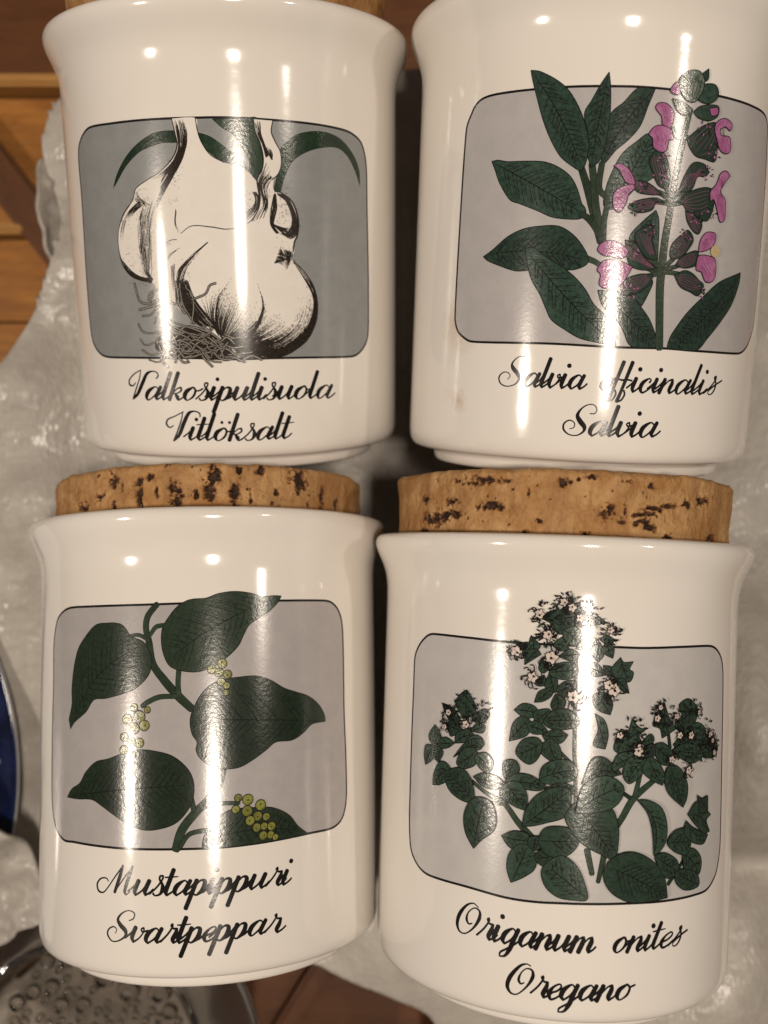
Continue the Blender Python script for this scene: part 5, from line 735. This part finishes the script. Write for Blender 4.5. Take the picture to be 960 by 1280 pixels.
def lathe(prof, seg, name, mats, parent, close=False):
    n = len(prof); v = []; f = []
    for j, (r, h) in enumerate(prof):
        for i in range(seg):
            a = 2 * math.pi * i / seg; v.append((r * math.sin(a) * MM, h * MM, r * math.cos(a) * MM))
    for j in range(n - 1):
        for i in range(seg):
            k = (i + 1) % seg; f.append((j * seg + i, j * seg + k, (j + 1) * seg + k, (j + 1) * seg + i))
    me = bpy.data.meshes.new(name); me.from_pydata(v, [], f)
    me.polygons.foreach_set('use_smooth', [True] * len(f))
    bm = bmesh.new(); bm.from_mesh(me); bmesh.ops.remove_doubles(bm, verts=bm.verts, dist=1e-7); bmesh.ops.recalc_face_normals(bm, faces=bm.faces); bm.to_mesh(me); bm.free()
    return link(name, me, mats, parent)

def smooth_prof(pts, step=.35):
    return [(float(p[0]), float(p[1])) for p in cr(pts, False, step)]

def vnoise(seed, freq):
    """periodic-free value noise on 2-D arrays"""
    rg = np.random.RandomState(seed); T = rg.rand(256, 256)
    def f(x, y):
        x = x * freq; y = y * freq; xi = np.floor(x).astype(int); yi = np.floor(y).astype(int); fx = x - xi; fy = y - yi
        fx = fx * fx * (3 - 2 * fx); fy = fy * fy * (3 - 2 * fy); g = lambda a, b: T[a & 255, b & 255]
        return (g(xi, yi) * (1 - fx) + g(xi + 1, yi) * fx) * (1 - fy) + (g(xi, yi + 1) * (1 - fx) + g(xi + 1, yi + 1) * fx) * fy
    return f

def make_cork(parent, r, h0, h1, pits, seed, seg=880, rows=56):
    rg = np.random.RandomState(seed)
    a = np.linspace(-math.pi, math.pi, seg, endpoint=False); hh = np.linspace(h0, h1, rows)
    A, Hh = np.meshgrid(a, hh); S = A * r
    n1, n2, n3 = vnoise(seed, .9), vnoise(seed + 1, 2.2), vnoise(seed + 2, .25)
    n4 = vnoise(seed + 3, 4.5)
    wob = (n1(S + 200, Hh + 50) - .5) * 1.1 + (n2(S + 200, Hh + 50) - .5) * 1.2 + (n4(S + 100, Hh + 50) - .5) * .7
    pit = np.zeros_like(S)
    allp = list(pits)
    for _ in range(480):
        big = rg.rand() < .12
        allp.append((rg.uniform(-math.pi, math.pi) * r, rg.uniform(h0, h1), rg.uniform(.06, .2) * (2.2 if big else 1), rg.uniform(.06, .3) * (2 if big else 1)))
    for (s, h, rx, ry) in allp:
        ds = (S - s + math.pi * r) % (2 * math.pi * r) - math.pi * r
        d = np.sqrt((ds / rx) ** 2 + ((Hh - h) / ry) ** 2) + wob * (.9 if max(rx, ry) > .5 else .3)
        pit = np.maximum(pit, np.clip(1.08 - d, 0, 1))
    rr = r - pit ** .7 * .9 - (n3(S + 300, Hh) - .5) * .5 - (n2(S, Hh) - .5) * .12
    # crumbled top edge
    e = np.clip((Hh - (h1 - .9)) / .9, 0, 1); rr -= e ** 2 * (.35 + .8 * n1(S + 90, S * 0 + 3))
    t_ = (h1 - Hh) / (h1 - h0); rr -= t_ * 1.6
    hz = Hh + (n3(S + 500, S * 0) - .5) * .5 * (Hh - h0) / (h1 - h0)
    v = np.stack([rr * np.sin(A), hz, rr * np.cos(A)], -1).reshape(-1, 3) * MM
    v = [tuple(p) for p in v]; pv = list(pit.reshape(-1)); f = []
    for j in range(rows - 1):
        for i in range(seg):
            k = (i + 1) % seg; f.append((j * seg + i, j * seg + k, (j + 1) * seg + k, (j + 1) * seg + i))
    # top face as rings towards the centre
    base = (rows - 1) * seg; prev = base
    for q in (.97, .9, .75, .5, .25):
        b = len(v)
        for i in range(seg):
            x, y, z = v[base + i]; v.append((x * q, (h1 + .15) * MM, z * q)); pv.append(float(rg.rand() < .03))
        for i in range(seg):
            k = (i + 1) % seg; f.append((prev + i, prev + k, b + k, b + i))
        prev = b
    c = len(v); v.append((0, (h1 + .15) * MM, 0)); pv.append(0.0)
    for i in range(seg): f.append((prev + i, prev + (i + 1) % seg, c))
    c = len(v); v.append((0, h0 * MM, 0)); pv.append(0.0)
    for i in range(seg): f.append(((i + 1) % seg, i, c))
    me = bpy.data.meshes.new('cork_stopper'); me.from_pydata(v, [], f)
    at = me.attributes.new('pit', 'FLOAT', 'POINT'); at.data.foreach_set('value', [float(x) for x in pv])
    me.polygons.foreach_set('use_smooth', [True] * len(f))
    return link('cork_stopper', me, M_CORK, parent)

# ================================================================== art
def make_print(n, jar):
    k = 2
    dc = Decal(); out = cr(FRAME[n], True, .5); dc.fill(out, .015)
    panel = dc.build('picture_panel', [M_PANEL[n]], jar)
    fl = Decal(); fl.loop(out, .40, .015 + STEP); fl.build('frame_line', [M_INK], panel)
    off = .015 + 2 * STEP
    hat = Decal()
    for e in ART[n]:
        kind = e[1]
        if e[0] == 'poly':
            out = cr(e[2], True, .3); d = Decal()
            mat = {'garlic_leaf': M_GLEAF, 'garlic_bulb': M_GBULB, 'garlic_clove': M_GBULB, 'garlic_stem': M_GBULB, 'garlic_root_bed': M_HATCH, 'petal': M_PETAL, 'calyx': M_CALYX, 'bud': M_BUD}.get(kind) or M_LEAF[n]
            d.fill(out, off)
            if kind == 'garlic_leaf':
                P = [np.array(p[:2]) for p in out]
                d.loop(out, .09, off + STEP * .5, 1)
            elif kind.startswith('garlic'): pass
            else:
                d.loop(out, .15 if n != 'C' else .13, off + STEP * .5, 1)
                if e[3]: veins(d, out, e[3], off + STEP * .4, (3 if kind == 'calyx' else 1) if n != 'C' else 2)
            d.build('root_bed' if kind == 'garlic_root_bed' else kind, [mat, M_INK, M_VEIN, M_MAUVE], panel)
            off += STEP
        elif e[0] == 'stroke':
            d = Decal()
            if kind == 'outline': d.strip(e[2], off, 0); d.build('outline', [M_HATCH], panel)
            elif kind == 'root':
                d.strip([(a, b, c * 1.15) for a, b, c in e[2]], off, 1); d.strip([(a, b, c * .42) for a, b, c in e[2]], off + STEP * .5, 0); d.build('root', [M_ROOT, M_HATCH], panel)
            else:
                d.strip([(a, b, c + .16) for a, b, c in e[2]], off, 1); d.strip(e[2], off + STEP * .5, 0); d.build(kind, [M_STEM[n], M_INK], panel)
            off += STEP * .7
        elif e[0] == 'circ':
            for (x, y, r) in e[2]:
                d = Decal()
                if kind == 'flower':
                    a0 = rng.uniform(0, 6.28); pts = []
                    for i in range(30):
                        a = a0 + i * 2 * math.pi / 30; q = r * (.82 + .14 * math.cos(5 * a) + rng.uniform(-.13, .13)); pts.append((x + q * math.cos(a), y + q * math.sin(a)))
                else:
                    pts = [(x + r * math.cos(i * math.pi / 10), y + r * math.sin(i * math.pi / 10)) for i in range(20)]
                d.fill(pts, off)
                if kind != 'pollen':
                    d.loop(pts, .13, off + STEP * .5, 1)
                    m_ = {'berry': M_BERRY, 'flower': M_FLOWER}[kind]
                    dx, dy = rng.uniform(-.2, .3) * r, rng.uniform(-.3, .2) * r
                    q = r * (.17 if kind == 'berry' else .22)
                    d.fill([(x + dx + q * math.cos(i), y + dy + q * math.sin(i)) for i in range(6)], off + STEP * .5, 1)
                    if kind == 'berry':
                        d.strip([(x + r * .8 * math.cos(a), y + r * .8 * math.sin(a), .1 * (1 - abs(a + 1.0))) for a in np.linspace(-1.9, -.1, 7)], off + STEP * .5, 1, cap=False)
                    else:
                        for i in range(5):
                            a = rng.uniform(0, 6.28); d.strip([(x + dx, y + dy, .05), (x + r * .6 * math.cos(a), y + r * .6 * math.sin(a), .04)], off + STEP * .4, 1, cap=False)
                        for i in range(11):   # dark sepals round the flower
                            a = rng.uniform(0, 6.28); q2 = rng.uniform(1.2, 1.9); d.strip([(x + r * .7 * math.cos(a), y + r * .7 * math.sin(a), .26), (x + r * q2 * math.cos(a + .3), y + r * q2 * math.sin(a + .3), .16), (x + r * (q2 + .15) * math.cos(a + .6), y + r * (q2 + .15) * math.sin(a + .6), .22)], off - STEP * .3, 1)
                else: m_ = M_POLLEN
                d.build(kind if kind != 'pollen' else 'stain', [m_, M_INK], panel); off += STEP * .8
        elif e[0] == 'tuft':
            for (x, y, r) in e[2]:
                d = Decal()
                for i in range(34 if n == 'D' else 16):
                    a = rng.uniform(0, 6.28); q = r * math.sqrt(rng.random()); px, py = x + q * math.cos(a), y + q * math.sin(a)
                    a2 = a + rng.uniform(-.9, .9); l = rng.uniform(.25, .8) * min(1, r * .7)
                    d.strip([(px, py, .12), (px + l * .5 * math.cos(a2), py + l * .5 * math.sin(a2), rng.uniform(.2, .42) * (1 if n == 'D' else .7)), (px + l * math.cos(a2), py + l * math.sin(a2), .06)], off + rng.random() * STEP * .4, 0 if rng.random() < .72 else 1)
                d.build(kind, [M_INK, M_LEAF[n]] if n == 'D' else [M_VEIN, M_PETAL], panel); off += STEP * .6
        elif e[0] == 'fan':
            _, _, guides, cnt, t0, t1, w, pw = e; w *= .95; cnt = int(cnt * 1.1)
            g0 = np.array([p[:2] for p in cr(guides[0], False, .15)]); g1 = np.array([p[:2] for p in cr(guides[1], False, .15)])
            tt = np.linspace(0, 1, 40)
            rs = lambda g_: np.stack([np.interp(tt, np.linspace(0, 1, len(g_)), g_[:, i]) for i in (0, 1)], 1)
            g0, g1 = rs(g0), rs(g1)
            for i in range(cnt):
                u = rng.random()
                if pw > .75:
                    en = t0 + (t1 - t0) * max(.06, rng.random() ** pw); st = t0 + (en - t0) * rng.random() * .35
                else:
                    ln = rng.uniform(.12, .4); st = t0 + rng.random() * (t1 - t0 - ln * .6); en = min(t1, st + ln)
                segs = [(st, en)]
                if pw > 1.4 and en > .3:                # broken, dashed ends
                    c1 = st + (en - st) * rng.uniform(.6, .8); segs = [(st, c1)]
                    q = c1
                    while q < en: segs.append((q + .015, q + .015 + rng.uniform(.015, .04))); q += rng.uniform(.04, .07)
                for (a, b) in segs:
                    if b - a < .008: continue
                    pts = []
                    for t in np.linspace(a, b, max(2, int((b - a) * 16) + 2)):
                        i0 = min(38, int(t * 39)); fr = min(1.0, t * 39 - i0)
                        p = (g0[i0] * (1 - fr) + g0[i0 + 1] * fr) * (1 - u) + (g1[i0] * (1 - fr) + g1[i0 + 1] * fr) * u
                        tw = (t - a) / (b - a)
                        pts.append((p[0], p[1], w * (.35 + .65 * math.sin(math.pi * min(1, .25 + .7 * (1 - tw))))))
                    hat.strip(pts, off + rng.random() * STEP * .3, 0, cap=False, smooth=False)
    if n == 'A':
        # stippled shading: dots thin out away from the dark edges of each bulb
        for (cx, cy, sx, sy, cnt) in STIPPLE:
            for _ in range(cnt):
                x, y = rng.gauss(cx, sx), rng.gauss(cy, sy); l = rng.uniform(.08, .3); a = rng.uniform(-.5, .5)
                hat.strip([(x, y, .07), (x + l * math.sin(a), y + l * math.cos(a), .05)], off + rng.random() * STEP * .3, 0, cap=False, smooth=False)
    if hat.f: hat.build('hatching', [M_HATCH], panel)
    for (nm, strokes) in WORDS[n]:
        d = Decal(); kz = 0
        for st in strokes:
            o_ = .015 + (kz % 9) * .001; kz += 1
            if st[0] == 'dot':
                _, x, y, r = st
                d.fill([(x + r * math.cos(i * math.pi / 8), y + r * math.sin(i * math.pi / 8)) for i in range(16)], o_)
            else: d.strip(st, o_, 0, step=.12)
        d.build('lettering', [M_INK], jar)

# ================================================================== the jars
JARS = {
 'A': ((-30.27, 13.25, -19.77), (0.53, 11.0, 3.18), 'cream ceramic jar with a garlic picture on a blue-grey panel, lettered Valkosipulisuola Vitlöksalt'),
 'B': ((37.66, 9.55, -4.54), (-2.40, 7.40, 1.44), 'cream ceramic jar with pink-flowered sage picture, lettered Salvia officinalis Salvia'),
 'C': ((-33.85, -84.62, -1.18), (1.35, -6.61, 3.89), 'cream ceramic jar with pepper vine and green berries picture, lettered Mustapippuri Svartpeppar'),
 'D': ((31.14, -86.63, 5.54), (-2.27, -3.15, -4.76), 'cream ceramic jar with leafy oregano picture, lettered Origanum onites Oregano')}
def jar_matrix(base, ang):
    phi, th, ps = (math.radians(a) for a in ang)
    m = Matrix.Rotation(phi, 4, 'Z') @ Matrix.Rotation(th, 4, 'X') @ Matrix.Rotation(ps, 4, 'Y')
    m.translation = Vector(base) * MM
    return m
sb = [on_jar(-29.5, 25.5, 0), on_jar(-27.5, 27.0, 0), on_jar(-29.0, 12.0, 0)]
M_BODY['B'] = m_glaze('stained_cream_glaze', [(*sb[0], .0022), (*sb[1], .0014), (*sb[2], .0016)])
def body_prof(dh):
    # hand-thrown: lip height differs a little from jar to jar
    return smooth_prof(LOW) + smooth_prof([(rad(h), h) for h in np.linspace(6.4, 69.5 + dh, 12)], 6) + smooth_prof([(rad(69.5 + dh), 69.5 + dh)] + [(r, h + dh) for r, h in UP[1:]])[1:] + smooth_prof([(31.6, 80.0 + dh), (31.5, 40), (31.0, 9), (28, 6), (0.01, 5.5)], 3)
foot_prof = smooth_prof([(28.9, 2.9), (28.2, 2.4), (27.75, 1.9), (27.6, 1.2), (27.3, .45), (26.7, .05), (26.0, .02), (25.2, .3), (24.8, 1.0), (24.6, 2.2), (20, 2.6), (.01, 2.7)], .35)
ROOTS = {}
for n in 'ABCD':
    base, ang, lab = JARS[n]
    j = empty('spice_jar', jar_matrix(base, ang)); tag(j, lab, 'jar', 'four spice jars lying on the foam')
    ROOTS[n] = j
    lathe(body_prof(-1.1 if n == 'D' else 0.0), 360, 'body', M_BODY[n], j)
    lathe(foot_prof, 240, 'foot_ring', M_BODY[n], j)
    make_print(n, j)
def shift(p, tw): return [(s - math.radians(tw) * 30.5, h, a, b) for s, h, a, b in p]
make_cork(ROOTS['C'], 31.0, 68, 90.3, shift(CORK_C, JARS['C'][1][2]), 11, rows=130)
make_cork(ROOTS['D'], 32.0, 68, 92.0, shift(CORK_D, JARS['D'][1][2]), 23, rows=140)
make_cork(ROOTS['A'], 31.3, 68, 91.5, [(-26, 86, .5, 1.6), (-20, 88, .6, .8), (24, 86, 1.0, .5)], 31, seg=420, rows=70)
make_cork(ROOTS['B'], 31.3, 68, 91.5, [], 47, seg=360, rows=60)

# ================================================================== foam sheet under the jars
foam_edge = [(-78, 84), (-74, 66), (-77, 52), (-82, 41), (-89, 31), (-104, 22), (-120, 12), (-122, -30), (-118, -60), (-90, -84), (-80, -90), (-70, -78), (-45, -88), (-22, -104), (-12, -108), (2, -114), (12, -122), (20, -150), (125, -150), (125, 104), (60, 108), (20, 103), (-6, 101), (-40, 104), (-70, 98)]
edge = np.array([p[:2] for p in cr(foam_edge, True, 1.0)])
fn = [vnoise(100 + i, f) for i, f in enumerate((.03, .07, .19, .45))]
def jar_under(X, Y):
    Zu = np.full(X.shape, 1e3)
    for n in 'ABCD':
        m = jar_matrix(*JARS[n][:2]); o = np.array(m.translation) / MM; ax = np.array(m.to_3x3() @ Vector((0, 1, 0)))
        t = (Y - o[1] - (X - o[0]) * 0) / ax[1]
        cx = o[0] + ax[0] * t; cz = o[2] + ax[2] * t
        rr = np.where(t > 76, 36.2, np.where(t < 3, 27.8, 33.3)); rr = np.where(t > 84, 31.0, rr)
        dx = np.abs(X - cx); ok = (t > -1) & (t < 92) & (dx < rr)
        z = cz - np.sqrt(np.maximum(rr ** 2 - dx ** 2, 0))
        Zu = np.where(ok, np.minimum(Zu, z), Zu)
    return Zu
gx = np.arange(-124, 127, .8); gy = np.arange(-152, 110, .8)
X, Y = np.meshgrid(gx, gy)
free = -37 + (fn[0](X + 300, Y + 300) - .5) * 14 + (fn[1](X + 300, Y + 300) - .5) * 4
free += 7 * np.exp(-((X + 80) / 14) ** 2 - ((Y - 20) / 60) ** 2)            # climbs at the left edge
free += 17 * np.exp(-((X - 84) / 12) ** 2 - ((Y + 50) / 26) ** 2)           # fold right of the oregano jar
free -= 12 * np.exp(-((X - 86) / 12) ** 2 - ((Y + 84) / 7) ** 2)
free += 8 * np.exp(-((X - 84) / 14) ** 2 - ((Y + 108) / 14) ** 2)
free += 9 * np.exp(-((X - 4) / 9) ** 2 - ((Y - 55) / 40) ** 2)            # bulges up between the upper jars
ZU = jar_under(X, Y)
Zf = np.minimum(free, ZU + .3)
for _ in range(14):
    p = np.pad(Zf, 1, mode='edge'); Zf = (p[:-2, 1:-1] + p[2:, 1:-1] + p[1:-1, :-2] + p[1:-1, 2:] + 2 * Zf) / 6
    Zf = np.minimum(Zf, ZU + .3)
Zf += (fn[2](X + 300, Y + 300) - .5) * .35 + (fn[3](X + 300, Y + 300) - .5) * .12
Zf = np.minimum(Zf, ZU + .35)
def inside(px, py):
    c = np.zeros(px.shape, bool); n_ = len(edge)
    for i in range(n_):
        x1, y1 = edge[i]; x2, y2 = edge[(i + 1) % n_]
        if y1 == y2: continue
        hit = ((y1 > py) != (y2 > py)) & (px < (x2 - x1) * (py - y1) / (y2 - y1) + x1); c ^= hit
    return c
IN = inside(X, Y)
ny, nx = X.shape; idx = -np.ones(X.shape, int); vv = []; ff = []
def vid(j, i):
    if idx[j, i] < 0:
        x, y = X[j, i], Y[j, i]
        if not IN[j, i]:
            d = ((edge - (x, y)) ** 2).sum(1); x, y = edge[d.argmin()]
        idx[j, i] = len(vv); vv.append((x * MM, y * MM, Zf[j, i] * MM))
    return int(idx[j, i])
for j in range(ny - 1):
    for i in range(nx - 1):
        if IN[j:j + 2, i:i + 2].any(): ff.append((vid(j, i), vid(j, i + 1), vid(j + 1, i + 1), vid(j + 1, i)))
me = bpy.data.meshes.new('foam_sheet'); me.from_pydata(vv, [], ff); me.polygons.foreach_set('use_smooth', [True] * len(ff))
foam = link('foam_sheet', me, M_FOAM)
sol = foam.modifiers.new('thickness', 'SOLIDIFY'); sol.thickness = .0012; sol.offset = -1
tag(foam, 'wrinkled white packing foam sheet under the four jars', 'foam')

# torn tuft of foam standing up beside the garlic jar, and a crumpled scrap over the blue plate
def scrap(name, label, cx, cy, z, w, h, seed, amp, tilt=(0, 0, 0), n=46):
    f1, f2 = vnoise(seed, .12), vnoise(seed + 1, .35); v = []; f = []
    for j in range(n):
        for i in range(n):
            a = 2 * i / (n - 1) - 1; b = 2 * j / (n - 1) - 1
            # square to disc, ragged rim
            x = a * math.sqrt(1 - b * b / 2); y = b * math.sqrt(1 - a * a / 2)
            ang = math.atan2(y, x); q = 1 + .16 * math.sin(3 * ang + seed) + .07 * math.sin(7 * ang + 2 * seed)
            x *= w * q; y *= h * q
            zz = (float(f1(np.array(x + 200.), np.array(y + 200.))) - .5) * amp + (float(f2(np.array(x + 200.), np.array(y + 200.))) - .5) * amp * .35
            v.append((x * MM, y * MM, zz * MM))
    for j in range(n - 1):
        for i in range(n - 1): f.append((j * n + i, j * n + i + 1, (j + 1) * n + i + 1, (j + 1) * n + i))
    me = bpy.data.meshes.new(name); me.from_pydata(v, [], f); me.polygons.foreach_set('use_smooth', [True] * len(f))
    o = link(name, me, M_FOAM); o.location = (cx * MM, cy * MM, z * MM); o.rotation_euler = [math.radians(t) for t in tilt]
    s = o.modifiers.new('thickness', 'SOLIDIFY'); s.thickness = .0009
    return tag(o, label, 'foam')
scrap('foam_scrap', 'torn upright flap of foam beside the garlic jar, above bare wood', -75.5, 70, -33, 3.2, 15, 5, 5, (0, 55, 4))
scrap('foam_scrap', 'small crumpled foam scrap between the blue plate and glass dish', -95, -82, -28, 17, 21, 9, 7, (8, -6, 20))

scrap('foam_scrap', 'flat foam piece lying under the glass dish', -72, -136, -59, 37, 36, 4, 6)

# ================================================================== wooden boards below
floor = bpy.data.meshes.new('wood_base'); floor.from_pydata([(-.4, -.4, -.082), (.4, -.4, -.082), (.4, .4, -.082), (-.4, .4, -.082)], [], [(0, 1, 2, 3)])
fl = link('wooden_base', floor, M_WOODD); fl['kind'] = 'structure'
def board(name, x0, x1, y0, y1, z0, z1, mat, rz=0, bev=1.0, parent=fl):
    bm = bmesh.new(); bmesh.ops.create_cube(bm, size=1)
    bmesh.ops.scale(bm, vec=((x1 - x0) * MM, (y1 - y0) * MM, (z1 - z0) * MM), verts=bm.verts)
    bmesh.ops.bevel(bm, geom=bm.edges[:], offset=bev * MM, segments=2, affect='EDGES')
    me = bpy.data.meshes.new(name); bm.to_mesh(me); bm.free()
    o = link(name, me, mat, parent); o.location = ((x0 + x1) / 2 * MM, (y0 + y1) / 2 * MM, (z0 + z1) / 2 * MM); o.rotation_euler[2] = math.radians(rz)
    return o
board('plank', -170, 170, 113, 190, -81, -66, M_WOODD)
board('lit_board_edge', -170, 170, 109.6, 112.8, -80, -60, M_WOODL, bev=.8)  # strips along the board edges, their highlight painted in by the paler colour
board('plank', -170, 170, 75.5, 109.2, -81, -67, M_WOOD)
board('lit_board_edge', -170, 170, 72.2, 75.2, -80, -62, M_WOODL, bev=.8)
board('plank', -170, 170, 50.5, 71.8, -81, -67, M_WOOD)
board('plank', -170, 170, 30, 50, -81, -68, M_WOOD)
shadow_bar = board('shadow_bar', -30, 30, -5, 5, -66.5, -61, M_WOODD); shadow_bar.location = (-92 * MM, 78 * MM, -64 * MM); shadow_bar.rotation_euler[2] = math.radians(-52)  # added dark bar that stands for the diagonal shadow across the boards
board('plank', -170, 170, -60, 29.4, -81, -67, M_WOOD)
board('plank', -170, 170, -190, -60.6, -81, -68, M_WOODD)
slat = board('wooden_slat', -2.3, 2.3, -30, 30, -60, -54, M_WOODD, parent=None)
slat.location = (-31 * MM, -142 * MM, -66 * MM); slat.rotation_euler[2] = math.radians(-32)
tag(slat, 'amber brown wooden slat below the foam edge, by the pepper jar foot', 'slat')

# ================================================================== blue-rimmed plate
pc = Vector((-158.5, -60, -42))
def plate_part(prof, name, mat, parent, seg=220):
    v = []; f = []
    for (r, z) in prof:
        for i in range(seg):
            a = 2 * math.pi * i / seg; v.append((r * math.cos(a) * MM, r * math.sin(a) * MM, z * MM))
    for j in range(len(prof) - 1):
        for i in range(seg):
            k = (i + 1) % seg; f.append((j * seg + i, j * seg + k, (j + 1) * seg + k, (j + 1) * seg + i))
    me = bpy.data.meshes.new(name); me.from_pydata(v, [], f); me.polygons.foreach_set('use_smooth', [True] * len(f))
    bm = bmesh.new(); bm.from_mesh(me); bmesh.ops.remove_doubles(bm, verts=bm.verts, dist=1e-7); bmesh.ops.recalc_face_normals(bm, faces=bm.faces); bm.to_mesh(me); bm.free()
    return link(name, me, mat, parent)
pl = empty('blue_plate', Matrix.Translation(pc * MM)); tag(pl, 'cobalt blue and white patterned plate edge beside the pepper jar', 'plate')
plate_part([(74.6, 9.0), (75.0, 9.6), (74.6, 10.1), (73.6, 10.1), (60, 5.6), (48, 1.5), (.01, .8), (.01, -1.2), (48, -.6), (62, 4.0), (74.6, 9.0)], 'dish', M_WHITEP, pl)
plate_part([(74.75, 10.0), (74.4, 10.22), (73.0, 10.06), (68, 8.38), (62.5, 6.58)], 'blue_band', M_COBALT, pl)
def plate_z(r): return 10.1 - (73.6 - r) * (4.5 / 13.6) if r < 73.6 else 10.1
for i in range(170):
    a = 2 * math.pi * i / 170; q = 66.6 + 3.0 * math.sin(i * 2.1); v = []; w = .75 + .4 * math.sin(i * 1.7)
    for k in range(12):
        b = 2 * math.pi * k / 12; rr = w * (1 + .3 * math.sin(3 * b + i)); x, y = q + rr * math.cos(b), rr * 1.2 * math.sin(b)
        v.append((x * math.cos(a) - y * math.sin(a), x * math.sin(a) + y * math.cos(a), plate_z(x) + .22))
    me = bpy.data.meshes.new('pattern_petal'); me.from_pydata([tuple(c * MM for c in p) for p in v], [], [tuple(range(12))])
    link('pattern_petal', me, M_PALEB, pl)

# ================================================================== pressed glass dish
gd = empty('glass_dish', Matrix.Translation(Vector((-70, -127, -50)) * MM)); tag(gd, 'clear pressed glass dish with round bubble knobs below the pepper jar', 'dish')
plate_part([(.01, 0), (24, 0), (26, 3), (27, 10), (29.5, 12.5), (40.5, 15.5), (42, 16.4), (42, 17.4), (40.5, 17.2), (29, 14.6), (27.6, 14.2), (27.0, 15.2), (26.3, 14.4), (24.8, 11), (24.0, 5.5), (22, 3.6), (.01, 3.4)], 'dish', M_GLASS, gd)
plate_part([(28.2, 14.75), (40.3, 17.6), (41.6, 17.9), (42.3, 17.2), (42.3, 16.4), (41.9, 16.0)], 'frosted_rim', M_FROST, gd)
krng = random.Random(3); kn = []
for _ in range(1500):
    r = krng.uniform(0, 22) ; a = krng.uniform(0, 6.283); q = krng.choice((4.0, 3.0, 2.0, 1.1, 1.1))
    x, y = r * math.cos(a), r * math.sin(a)
    if r + q < 23.9 and all((x - u) ** 2 + (y - w) ** 2 > (q + s) ** 2 * 1.02 for u, w, s in kn): kn.append((x, y, q))
for (x, y, q) in kn:
    prof = [(.01, -.8), (q, -.8), (q * 1.0, 0), (q * .98, .5 * q), (q * .85, .85 * q), (q * .68, .98 * q), (q * .5, .86 * q), (q * .32, .55 * q), (.01, .42 * q)] if q > 1 else [(.01, -.8), (q, -.8), (q, 0), (q * .9, .5 * q), (q * .5, .85 * q), (.01, .95 * q)]
    o = plate_part(prof, 'knob', M_GLASS, gd, seg=20); o.location = (x * MM, y * MM, 3.45 * MM)
bpy.context.view_layer.update()
